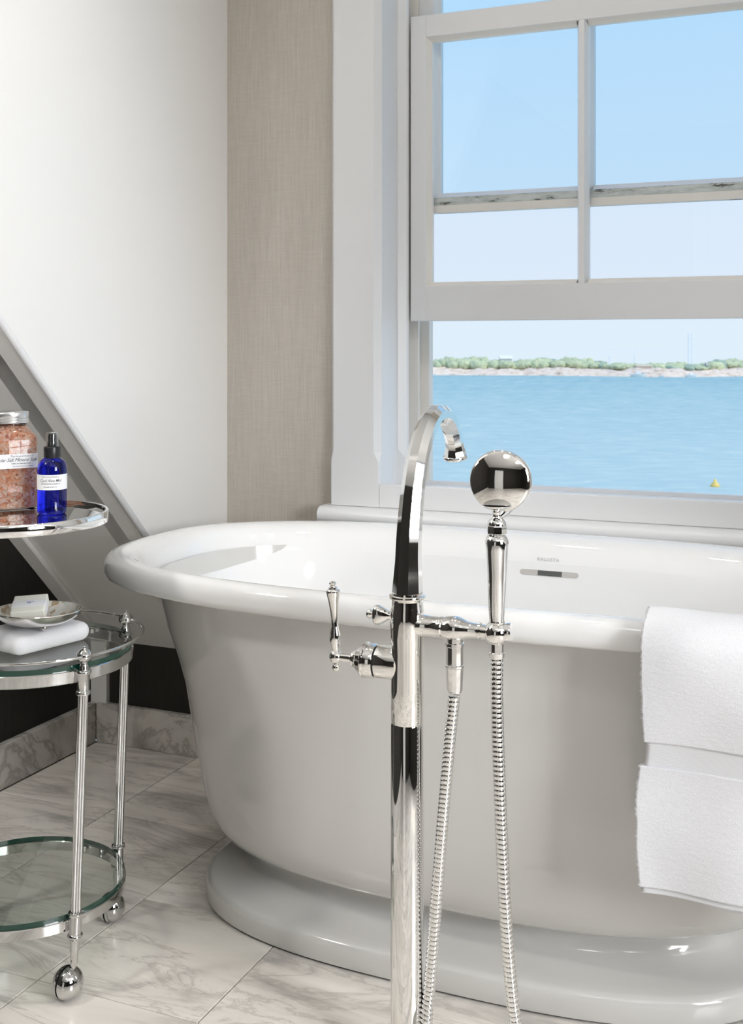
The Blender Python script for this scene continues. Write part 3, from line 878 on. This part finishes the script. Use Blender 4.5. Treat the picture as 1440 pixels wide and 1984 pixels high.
# bottom and middle tiers
for z0, z1, nm in ((0.107, 0.125, 'lower'), (0.503, 0.523, 'middle')):
    rb = obj('ring_band', shear(ring_band(0.1690, 0.0050, z0, z1)), 'worn_chrome', cart, smooth=40)
    gl = obj('glass_shelf', shear(disc(0.1655, z1 + 0.0002, z1 + 0.0085)), ['shelf_glass', 'glass_edge_green'], cart, smooth=30)
    for k_ in range(4):
        t = ANG[k_] + 0.42
        p = Vector((0.158 * math.cos(t), 0.158 * math.sin(t), 0))
        obj('shelf_clip', shear(lathe([(0.0045, z1 - 0.008), (0.0045, z1)], base=p, seg=10)), 'worn_chrome', rb, smooth=40)
# gallery rail
obj('gallery_rail', shear(torus((0, 0, 0.5465), 0.1845, 0.0028, 110, 10)), 'worn_chrome', cart, smooth=180)
# legs
def flute(t, k): return 0.84 + 0.20 * abs(math.cos(4 * t)) ** 0.8
for k_, t in enumerate(ANG):
    p = Vector((RL * math.cos(t), RL * math.sin(t), 0))
    tall = k_ >= 2
    top = 0.735 if tall else 0.492
    lg = obj('leg', shear(lathe([(0.0080, 0.136), (0.0080, 0.30), (0.0080, top)], base=p, seg=120, flute=flute)), 'worn_chrome', cart, smooth=50)
    obj('foot_collar', shear(lathe([(0.0078, 0.078), (0.0082, 0.094), (0.0088, 0.0965), (0.0118, 0.0985), (0.0124, 0.101), (0.0118, 0.1035), (0.0096, 0.105), (0.0096, 0.132), (0.0118, 0.1335), (0.0124, 0.1360), (0.0118, 0.1385), (0.0082, 0.140)], base=p, seg=32)), 'worn_chrome', lg, smooth=50)
    obj('foot_taper', shear(lathe([(0.0062, 0.058), (0.0062, 0.062), (0.0064, 0.0625), (0.0078, 0.095)], base=p, seg=32)), 'worn_chrome', lg, smooth=50)
    obj('top_collar', shear(lathe([(0.0082, 0.484), (0.0118, 0.4855), (0.0124, 0.488), (0.0118, 0.4905), (0.0098, 0.492), (0.0098, 0.5165), (0.0112, 0.5178), (0.0122, 0.5205), (0.0116, 0.5230), (0.0098, 0.5245)], base=p, seg=32)), 'worn_chrome', lg, smooth=50)
    if not tall:
        obj('finial', shear(lathe([(0.0098, 0.5235), (0.0075, 0.5275), (0.0078, 0.5300), (0.0062, 0.5325), (0.0055, 0.5345), (0.0058, 0.5370), (0.0105, 0.5395), (0.0126, 0.5430), (0.0130, 0.5470), (0.0122, 0.5505), (0.0100, 0.5525), (0.0096, 0.5532), (0.0080, 0.5555), (0.0052, 0.5572), (0.0028, 0.5582), (0.0024, 0.5590), (0.0031, 0.5605), (0.0022, 0.5622), (0.0003, 0.5627)], base=p, seg=32)), 'worn_chrome', lg, smooth=50)
    else:
        obj('bracket', shear(box(Vector((p.x - 0.012, p.y - 0.012, 0.728)), Vector((p.x + 0.012, p.y + 0.012, 0.7365)), 0.003)), 'worn_chrome', lg)
    # ball caster: two half shells with a dark gap, offset from the stem
    ca = R(-7) + 0.2 * k_
    cdir = Vector((math.cos(ca), math.sin(ca), 0))
    cc = p + lean(0.06) + Vector((-0.010, -0.004, 0.0262))
    bm = lathe([(0.0255 * math.sin(q) + 1e-5, 0.0016 + 0.0235 * math.cos(q)) for q in [math.pi / 2 * i / 12 for i in range(13)]], base=cc, axis=cdir, seg=36)
    cs = obj('caster', bm, 'worn_chrome', lg, smooth=60)
    bm = lathe([(0.0255 * math.sin(q) + 1e-5, 0.0016 + 0.0205 * math.cos(q)) for q in [math.pi / 2 * i / 12 for i in range(13)]], base=cc, axis=-cdir, seg=36)
    obj('caster_wheel', bm, 'worn_chrome', lg, smooth=60)
    obj('caster_gap', lathe([(0.0225, -0.0018), (0.0225, 0.0018)], base=cc, axis=cdir, seg=32), 'dark_gap', lg)
    obj('caster_stem', sweep([cc + Vector((0.006, 0.003, 0.016)), p + lean(0.064) + Vector((0, 0, 0.064))], [0.0052, 0.0052], 14), 'worn_chrome', lg, smooth=60)
# top tray: mirror in a bright band, standing on the two taller posts
TT = Vector((-1.342, 1.568, 0)) - CC
bm = ring_band(0.163, 0.0062, 0.7375, 0.7575, 120, 0.0009); bmesh.ops.translate(bm, vec=TT, verts=bm.verts[:])
tr_ = obj('tray_band', bm, 'chrome', cart, smooth=50)
bm = disc(0.1566, 0.7445, 0.7505, 120); bmesh.ops.translate(bm, vec=TT, verts=bm.verts[:])
obj('mirror_plate', bm, ['mirror', 'glass_edge_green'], tr_, smooth=30)

# ------------------------------------------------------------------ spray bottle
TZ = 0.7506
def wp(d_, px): return FWD * d_ + RGT * ((px - 720) / 2238.0 * d_)
p = wp(1.995, 101)
sp = tag(empty('spray_bottle', (p.x, p.y, TZ)), 'cobalt blue glass spray bottle with black pump and white label on the top tray', 'bottle')
obj('glass_body', lathe([(0.0005, 0.0), (0.0215, 0.0), (0.0242, 0.0015), (0.0250, 0.005), (0.0250, 0.074), (0.0247, 0.080), (0.0232, 0.0865), (0.0200, 0.0915), (0.0160, 0.0945), (0.0130, 0.0965), (0.0118, 0.099), (0.0118, 0.104)], seg=64), 'cobalt_glass', sp, smooth=50)
obj('dip_tube', sweep([(0.001, 0, 0.100), (0.0, 0, 0.05), (-0.006, 0.002, 0.004)], 0.0022, 10), 'thin_clear', sp, smooth=180)
obj('pump_collar', lathe([(0.0136, 0.0965), (0.0140, 0.098), (0.0140, 0.114), (0.0134, 0.1155), (0.0098, 0.116)], seg=60, flute=lambda t, k: 1 + 0.012 * math.cos(30 * t)), 'black_plastic', sp, smooth=50)
obj('nozzle', lathe([(0.0078, 0.116), (0.0078, 0.122), (0.0066, 0.1235), (0.0066, 0.134), (0.0058, 0.137), (0.0003, 0.1375)], seg=32), 'black_plastic', sp, smooth=40)
obj('clear_cap', lathe([(0.0104, 0.1160), (0.0102, 0.1370), (0.0092, 0.1398), (0.0003, 0.1403), (0.0003, 0.1393), (0.0086, 0.1388), (0.0094, 0.1360), (0.0096, 0.1160)], seg=40), 'thin_clear', sp, smooth=50)
FA = math.atan2(-p.y, -p.x)                       # direction towards the viewer's side of the room
def on_cyl(x, y, zc, r_, a0): return Vector((r_ * math.cos(a0 + x / r_), r_ * math.sin(a0 + x / r_), zc + y))
bm = bmesh.new()
rows_ = []
for r_ in (0.02515, 0.0254):
    for z in (0.043, 0.069): rows_.append((r_, z))
N_ = 48
order = [(0.02515, 0.0430), (0.02535, 0.0430), (0.02535, 0.0690), (0.02515, 0.0690)]
rings = []
for i in range(N_ + 1):
    t = FA - 1.62 + 3.05 * i / N_
    rings.append([Vector((r_ * math.cos(t), r_ * math.sin(t), z)) for r_, z in order])
lab = obj('paper_label', loft(rings), 'label_paper', sp, smooth=40)
a0 = FA - 0.12
for txt, sz, zc, sh, sp_, bo in (('Farmaesthetics', 0.0043, 0.0655, 0, 1.15, 0), ('Cool Aloe Mist', 0.0068, 0.0590, 0.35, 0.92, 0.00002)):
    me = text_mesh(txt, sz, sh, sp_, bold=bo)
    place_flat(me, lambda x, y: on_cyl(x, y, zc, 0.02545, a0))
    obj('lettering', me, 'ink', lab)
rnd = random.Random(3)
def scribble(x0, x1, y, h):
    out, x = [], x0
    while x < x1:
        l_ = rnd.uniform(0.0005, 0.0011)
        out.append((x, y - h * rnd.uniform(0.3, 0.5), x + l_, y + h * rnd.uniform(0.3, 0.5))); x += l_ + rnd.uniform(0.0003, 0.0006)
        if rnd.random() < 0.15: x += 0.001
    return out
me = bar_mesh(scribble(-0.017, 0.017, -0.0004, 0.0018) + scribble(-0.012, 0.011, -0.0058, 0.0015) + [(-0.0205, 0.0122, 0.0195, 0.0124), (-0.0205, -0.0079, 0.0195, -0.0077)])
place_flat(me, lambda x, y: on_cyl(x, y, 0.0540, 0.02545, a0))
obj('small_print', me, 'ink', lab)

# ------------------------------------------------------------------ jar of bath salts
p = wp(2.045, 19)
ja = tag(empty('salt_jar', (p.x, p.y, TZ), math.atan2(-p.y, -p.x) + math.pi / 2 + R(12)), 'square glass jar of pink and orange bath salts with metal screw lid', 'jar')
# local frame: -y faces the viewer
def rsq(h, c_, z, n=6):
    out = []
    for qx, qy, a_ in ((1, 1, 0), (-1, 1, 90), (-1, -1, 180), (1, -1, 270)):
        for i in range(n + 1):
            t = R(a_ + 90 * i / n)
            out.append(Vector((qx * (h - c_) + c_ * math.cos(t), qy * (h - c_) + c_ * math.sin(t), z)))
    return out
HB = 0.0415
obj('glass_body', loft([rsq(HB - 0.004, 0.013, 0.0), rsq(HB - 0.001, 0.015, 0.0015), rsq(HB, 0.015, 0.004), rsq(HB, 0.015, 0.124), rsq(HB - 0.002, 0.016, 0.131), rsq(0.0325, 0.025, 0.1425), rsq(0.0290, 0.0288, 0.147), rsq(0.0285, 0.0284, 0.150), rsq(0.0285, 0.0284, 0.163)]), 'jar_glass', ja, smooth=50)
bm = loft([rsq(HB - 0.008, 0.010, 0.006), rsq(HB - 0.0055, 0.0110, 0.008), rsq(HB - 0.0055, 0.0110, 0.124), rsq(HB - 0.008, 0.013, 0.1305), rsq(0.0295, 0.024, 0.1400), rsq(0.0262, 0.026, 0.144), rsq(0.0250, 0.0248, 0.1475), rsq(0.012, 0.0118, 0.1500), rsq(0.001, 0.0009, 0.1515)])
obj('salts', bm, 'salt', ja, smooth=60)['label'] = 'coarse pink and orange bath salts'
obj('screw_lid', lathe([(0.0316, 0.1535), (0.0322, 0.1545), (0.0322, 0.1570), (0.0312, 0.1580), (0.0322, 0.1592), (0.0322, 0.1612), (0.0312, 0.1622), (0.0322, 0.1634), (0.0322, 0.1715), (0.0312, 0.1728), (0.0300, 0.1734), (0.0003, 0.1734)], seg=72), 'aluminium', ja, smooth=40)
def on_jar(x, y, zc, off):
    # unroll round the rounded square: flat front, right-hand rounded corner, right side
    fl_ = HB - 0.015
    c_ = 0.015 + off
    arc = c_ * math.pi / 2
    if abs(x) <= fl_: return Vector((x, -(HB + off), zc + y))
    sg = 1 if x > 0 else -1
    s = abs(x) - fl_
    if s <= arc:
        t = s / c_
        return Vector((sg * (fl_ + c_ * math.sin(t)), -(fl_ + c_ * math.cos(t)), zc + y))
    return Vector((sg * (HB + off), -(fl_) + (s - arc), zc + y))
rings = []
for i in range(61):
    x = -0.058 + 0.116 * i / 60
    rings.append([on_jar(x, y, 0.0885, o2) for y, o2 in ((-0.0125, 0.0002), (-0.0125, 0.0006), (0.0125, 0.0006), (0.0125, 0.0002))])
lab = obj('paper_label', loft(rings), 'label_paper', ja, smooth=40)
for txt, sz, xc, yc, sh, sp_ in (('Farmaesthetics', 0.0052, 0.012, 0.0088, 0, 1.2), ('Solar Salt Mineral Soak', 0.0086, 0.004, 0.0022, 0.35, 0.92)):
    me = text_mesh(txt, sz, sh, sp_)
    place_flat(me, lambda x, y: on_jar(x + xc, y + yc, 0.0885, 0.0009))
    obj('lettering', me, 'ink', lab)
me = bar_mesh(scribble(-0.006, 0.026, -0.0040, 0.0020) + scribble(-0.004, 0.030, -0.0088, 0.0012) + [(-0.05, 0.0115, 0.034, 0.0117), (-0.05, -0.0112, 0.034, -0.0110)])
place_flat(me, lambda x, y: on_jar(x, y, 0.0885, 0.0009))
obj('small_print', me, 'ink', lab)

# ------------------------------------------------------------------ folded washcloth, soap dish, soap on the middle shelf
SZ = 0.5316
ang = math.atan2(0.97, 0.24) - math.pi / 2          # local y along the long edge
wc = tag(empty('washcloth', (-1.2665, 1.498, SZ), ang), 'folded white terry washcloth on the middle glass shelf', 'washcloth')
bm = box((-0.118, 0.0, 0.0004), (0.0, 0.152, 0.0325), 0.0158, 8)
bmesh.ops.subdivide_edges(bm, edges=[e for e in bm.edges if e.calc_length() > 0.02], cuts=14, use_grid_fill=True)
for v in bm.verts:
    if v.co.z > 0.004:
        v.co.z += 0.0022 * noise.noise(Vector((v.co.x * 28, v.co.y * 28, 3.1))) - 0.003 * max(0.0, 0.5 - v.co.y / 0.152)
        v.co.x += 0.0012 * noise.noise(Vector((v.co.y * 40, v.co.z * 60, 7.7)))
obj('folded_cloth', bm, 'terry', wc, smooth=180)

DZ = SZ + 0.0345
p = wp(1.950, 74)
sd = tag(empty('soap_dish', (p.x, p.y, DZ), R(YAW)), 'oval silver dish lined with mother-of-pearl on the folded washcloth', 'soap dish')
def ell(a, b, z, N=72): return [Vector((a * math.cos(2 * math.pi * i / N), b * math.sin(2 * math.pi * i / N), z)) for i in range(N)]
DK = 1.18
def dl_(pts): return [ell(a_, b_, z * DK) for a_, b_, z in pts]
obj('bowl', loft(dl_([(0.022, 0.018, 0.0035), (0.040, 0.034, 0.0050), (0.056, 0.048, 0.0095), (0.0675, 0.0585, 0.0165), (0.0730, 0.0640, 0.0228), (0.0742, 0.0652, 0.0242), (0.0735, 0.0645, 0.0254), (0.0715, 0.0625, 0.0250)]), caps='first'), 'silver', sd, smooth=60)
obj('pearl_lining', loft(dl_([(0.0715, 0.0625, 0.0249), (0.0680, 0.0590, 0.0222), (0.0600, 0.0515, 0.0155), (0.045, 0.038, 0.0098), (0.024, 0.020, 0.0072), (0.001, 0.001, 0.0068)]), caps='last'), 'pearl_shell', sd, smooth=60)
for k_ in range(3):
    t = R(-60 + 120 * k_)
    obj('foot', sphere((0.036 * math.cos(t), 0.031 * math.sin(t), 0.0042), 0.0046, 14), 'silver', sd, smooth=180)

p = wp(1.938, 58)
so = tag(empty('soap_bar', (p.x, p.y, DZ + 0.0200), R(YAW + 6)), 'cream bar of soap with a white paper band lying in the dish', 'soap')
rt = Matrix.Translation((0, 0, 0.0145)) @ Matrix.Rotation(R(26), 4, 'X') @ Matrix.Rotation(R(-4), 4, 'Y')
bm = box((-0.028, -0.0225, -0.010), (0.028, 0.0225, 0.010), 0.0022, 3); bmesh.ops.transform(bm, matrix=rt, verts=bm.verts[:])
obj('bar', bm, 'soap', so, smooth=40)
bm = box((-0.0284, -0.0105, -0.0104), (0.0284, 0.0095, 0.0104), 0.002, 2); bmesh.ops.transform(bm, matrix=rt, verts=bm.verts[:])
bd = obj('paper_band', bm, 'soap_band', so, smooth=40)
me = bar_mesh([(x0, y - 0.0007, x1, y + 0.0007) for x0, x1, y in ((-0.004, -0.001, 0.002), (-0.0005, 0.004, 0.0014), (0.0045, 0.0085, 0.002), (-0.003, 0.003, -0.0005))])
place_flat(me, lambda x, y: rt @ Vector((x, y, 0.01065)))
obj('small_print', me, 'blue_ink', bd)

# ------------------------------------------------------------------ unseen ceiling lamps, added as fill light
m = NT('fill_diffuser'); m.base((0.9, 0.88, 0.84)); m.b.inputs['Emission Color'].default_value = (1.0, 0.98, 0.95, 1); m.b.inputs['Emission Strength'].default_value = 5.5
for x_, y_, nm in ((0.95, -0.95, 'round flush white ceiling lamp added as fill on the right of the room'), (-0.15, -0.40, 'round flush white ceiling lamp added as fill in the middle of the room')):
    cl_ = tag(empty('ceiling_fill_lamp', (x_, y_, ZC)), nm, 'lamp', 'added ceiling fill lamps')
    obj('lamp_base', lathe([(0.22, -0.001), (0.22, -0.03), (0.205, -0.035)][::-1], seg=48), 'door_white', cl_, smooth=40)
    obj('lamp_shade', lathe([(0.205, -0.034), (0.195, -0.055), (0.15, -0.075), (0.08, -0.086), (0.0005, -0.089)], seg=48), 'fill_diffuser', cl_, smooth=60)

# unseen lamp added on the left wall to brighten floor and slope
m = NT('fill_glow'); m.base((0.9, 0.88, 0.84)); m.b.inputs['Emission Color'].default_value = (1.0, 0.97, 0.93, 1); m.b.inputs['Emission Strength'].default_value = 120.0
sc_ = tag(empty('wall_fill_lamp', (XL - 0.02, 0.85, 1.50)), 'small white glass fill lamp added on the dark left wall', 'lamp')
obj('backplate', lathe([(0.055, 0.0005), (0.055, 0.008), (0.048, 0.014), (0.0005, 0.016)], axis=(1, 0, 0), seg=40), 'chrome', sc_, smooth=40)
obj('arm', sweep([(0.012, 0, 0), (0.07, 0, 0), (0.105, 0, 0.015), (0.115, 0, 0.045)], 0.007, 14), 'chrome', sc_, smooth=60)
obj('glass_shade', lathe([(0.028, 0.045), (0.055, 0.052), (0.066, 0.085), (0.066, 0.150), (0.055, 0.185), (0.0005, 0.195)], base=(0.115, 0, 0), seg=40), 'fill_glow', sc_, smooth=60)

# recessed downlights in the dormer ceiling, above the tub
m = NT('downlight_glow'); m.base((0.9, 0.9, 0.88)); m.b.inputs['Emission Color'].default_value = (1.0, 0.97, 0.93, 1); m.b.inputs['Emission Strength'].default_value = 250.0
for x_, nm in ((-1.05, 'round recessed downlight over the left end of the tub'), (-0.60, 'round recessed downlight over the middle of the tub'), (-0.15, 'round recessed downlight over the right end of the tub')):
    dl = tag(empty('recessed_downlight', (x_, 1.55, 2.42)), nm, 'lamp', 'recessed downlights over the tub')
    obj('trim_ring', lathe([(0.034, -0.0005), (0.055, -0.0005), (0.055, -0.004), (0.050, -0.007), (0.036, -0.007), (0.034, -0.004), (0.034, -0.0005)], seg=40), 'door_white', dl, smooth=40)
    obj('lens', lathe([(0.0335, -0.0015), (0.0335, -0.003), (0.0005, -0.004)], seg=32), 'downlight_glow', dl, smooth=40)

# ------------------------------------------------------------------ the sea and the far shore
SEA = 1.04 - 10.0
def gp(d_, lat, z): 
    q = FWD * d_ + RGT * lat
    return Vector((q.x, q.y, z))
bm = bmesh.new()
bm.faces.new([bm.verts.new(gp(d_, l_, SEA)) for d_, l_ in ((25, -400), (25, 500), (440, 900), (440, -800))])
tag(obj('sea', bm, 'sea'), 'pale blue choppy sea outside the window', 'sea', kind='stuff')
# rocky shoreline rising out of the water
def shore_d(lat):
    return 392 - 22 * math.exp(-((lat - 98) / 34.0) ** 2) + 3 * noise.noise(Vector((lat * 0.06, 2.2, 0)))
bm = bmesh.new()
rows_ = []
for i in range(560):
    lat = -160 + i * 1.0
    d0 = shore_d(lat)
    h_ = 2.1 + 1.0 * noise.noise(Vector((lat * 0.07, 0, 4.0))) + 0.7 * noise.noise(Vector((lat * 0.28, 3, 4.0)))
    r_ = []
    for k_ in range(9):
        u = k_ / 8
        jit = 0.55 * noise.noise(Vector((lat * 0.45, k_ * 0.9, 9.0)))
        r_.append(bm.verts.new(gp(d0 + u * 9 + 1.2 * noise.noise(Vector((lat * 0.2, k_, 1))), lat, SEA - 0.3 + (h_ + 0.3) * u ** 0.6 + jit * (0.3 + u))))
    r_.append(bm.verts.new(gp(d0 + 30, lat, SEA + 2.2)))
    r_.append(bm.verts.new(gp(d0 + 46, lat, SEA + 2.2)))
    rows_.append(r_)
for a_, b_ in zip(rows_[:-1], rows_[1:]):
    for k_ in range(10): bm.faces.new((a_[k_], b_[k_], b_[k_ + 1], a_[k_ + 1]))
tag(obj('rocky_shore', bm, 'shore_rock', smooth=30), 'sunlit tan granite ledge along the far waterline', 'rocks', kind='stuff')
# trees and scrub: three shapes, copied one by one
def crown(seed):
    rn = random.Random(seed)
    bm = bmesh.new()
    for k_ in range(6):
        b2 = bmesh.new()
        bmesh.ops.create_icosphere(b2, subdivisions=3, radius=1.0)
        c_ = Vector((rn.uniform(-1.0, 1.0), rn.uniform(-0.5, 0.5), rn.uniform(0.45, 0.95)))
        s_ = rn.uniform(0.5, 0.85)
        for v in b2.verts:
            q = v.co.copy()
            v.co = c_ + q * s_ * (1 + 0.30 * noise.noise(q * 2.6 + Vector((seed, k_, 0))) + 0.16 * noise.noise(q * 6 + Vector((k_, seed, 0))))
            v.co.z = max(v.co.z, -0.1)
        me = bpy.data.meshes.new('t'); b2.to_mesh(me); b2.free(); bm.from_mesh(me); bpy.data.meshes.remove(me)
    return bm
tmesh = []
for s_, mt in ((1, 'foliage_sage'), (2, 'foliage_dark'), (3, 'foliage_lime'), (4, 'foliage_sage')):
    o = obj('shore_tree', crown(s_), mt, smooth=180)
    tmesh.append(o.data); bpy.data.objects.remove(o)
rn = random.Random(11)
def ridge(px):        # image-like height profile of the tree line, as metres above the water
    pts = [(700, 5.0), (830, 5.0), (900, 5.9), (960, 5.2), (990, 4.2), (1040, 5.6), (1110, 5.3), (1170, 4.7), (1215, 3.8), (1290, 4.0), (1350, 4.2), (1400, 4.9), (1480, 5.2), (1700, 5.2)]
    for (a_, ha), (b_, hb) in zip(pts[:-1], pts[1:]):
        if a_ <= px <= b_: return ha + (hb - ha) * (px - a_) / (b_ - a_)
    return 5.0
px = 760.0
while px < 1560:
    for row in range(2):
        q = px + rn.uniform(-8, 8) + row * 9
        d_ = 405 + row * 9 + rn.uniform(-1, 2) - (14 if 1180 < q < 1400 else 0)
        lat = (q - 720) / 2238.0 * d_
        h_ = ridge(q) + rn.uniform(-0.5, 0.5) - 1.5 - (0.5 if row == 0 else 0.0)
        o = bpy.data.objects.new('shore_tree', tmesh[rn.choice((0, 0, 1, 2, 3))])
        COL.objects.link(o)
        o.location = gp(d_, lat, SEA + 1.5)
        wd = rn.uniform(2.0, 3.3)
        o.scale = (wd, wd, max(1.0, h_) / 1.55)
        o.rotation_euler = (0, 0, rn.uniform(0, 6.28))
        tag(o, 'green tree in the tree line on the far shore', 'tree', 'trees on the far shore')
    px += rn.uniform(14, 20)

def boat(px, d_, ln, label, rot=0.0):
    c_ = gp(d_, (px - 720) / 2238.0 * d_, SEA)
    b_ = tag(empty('boat', c_, R(YAW) + rot), label, 'boat', 'boats along the far shore')
    hull = []
    for x, w_, z0, z1 in ((-0.5, 0.13, 0.02, 0.17), (-0.25, 0.16, -0.02, 0.16), (0.1, 0.15, -0.02, 0.18), (0.35, 0.09, 0.0, 0.21), (0.5, 0.01, 0.12, 0.24)):
        hull.append([Vector((x * ln, -w_ * ln, z1 * ln)), Vector((x * ln, -w_ * 0.6 * ln, z0 * ln)), Vector((x * ln, w_ * 0.6 * ln, z0 * ln)), Vector((x * ln, w_ * ln, z1 * ln))])
    obj('hull', loft(hull), 'boat_white', b_)
    obj('cabin', box((-0.2 * ln, -0.09 * ln, 0.16 * ln), (0.15 * ln, 0.09 * ln, 0.32 * ln), 0.02 * ln, 1), 'boat_white', b_)
boat(1238, 372, 5.2, 'white motor boat moored below the low sandy building')
boat(1340, 368, 4.2, 'white motor boat moored straight below the bridge tower', 0.3)
boat(1284, 370, 2.2, 'tiny white boat between the two larger moored boats')
boat(1050, 392, 2.2, 'small white boat off the far rocks, up and right of the shower head', 0.2)
boat(1390, 378, 2.4, 'small white boat near the right end of the far shore')
boat(836, 390, 3.0, 'white boat at the far shore beside the left window jamb')

def house(px, d_, z, wd, hh, label, wall, roof, pitch=0.5):
    c_ = gp(d_, (px - 720) / 2238.0 * d_, SEA + z)
    h_ = tag(empty('house', c_, R(YAW)), label, 'house', 'houses on the far shore')
    obj('walls', box((-wd / 2, -2, -0.2), (wd / 2, 2, hh)), wall, h_)
    obj('roof', loft([[Vector((x, -2.3, hh)), Vector((x, 0, hh + pitch * 2.2)), Vector((x, 2.3, hh))] for x in (-wd / 2 - 0.3, wd / 2 + 0.3)]), roof, h_)
house(980, 415, 3.4, 4.0, 2.0, 'white house among the trees on the far shore', 'house_white', 'house_white')
house(1246, 388, 2.0, 5.0, 1.2, 'low sandy building on the far shore above the rocks', 'house_sand', 'house_sand', 0.2)
house(1378, 390, 1.8, 3.4, 1.5, 'grey-roofed house behind the right end of the rocks', 'house_white', 'house_roof')

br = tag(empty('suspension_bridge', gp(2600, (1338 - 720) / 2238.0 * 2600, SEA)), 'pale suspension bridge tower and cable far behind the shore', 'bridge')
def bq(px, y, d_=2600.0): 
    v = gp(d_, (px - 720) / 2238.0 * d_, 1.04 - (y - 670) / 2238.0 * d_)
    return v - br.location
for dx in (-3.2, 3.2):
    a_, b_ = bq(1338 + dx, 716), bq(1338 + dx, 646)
    obj('tower_leg', sweep([a_, b_], 1.7, 8), 'bridge_hazed', br)
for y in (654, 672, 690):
    obj('cross_beam', sweep([bq(1334, y), bq(1342, y)], 1.2, 8), 'bridge_hazed', br)
obj('cable', sweep([bq(1100, 684), bq(1180, 682.5), bq(1260, 679), bq(1338, 674.5), bq(1450, 671)], 0.55, 6), 'bridge_hazed', br)
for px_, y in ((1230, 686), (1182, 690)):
    obj('pier', sweep([bq(px_, 715), bq(px_, y)], 1.6, 8), 'bridge_hazed', br)

by_ = tag(empty('buoy', gp(82, (1386 - 720) / 2238.0 * 82, SEA)), 'small yellow buoy on the sea at the sill edge', 'buoy')
obj('float', lathe([(0.0005, -0.2), (0.22, -0.15), (0.34, 0.0), (0.30, 0.16), (0.12, 0.34), (0.08, 0.52), (0.0005, 0.55)], seg=24), 'buoy_yellow', by_, smooth=60)
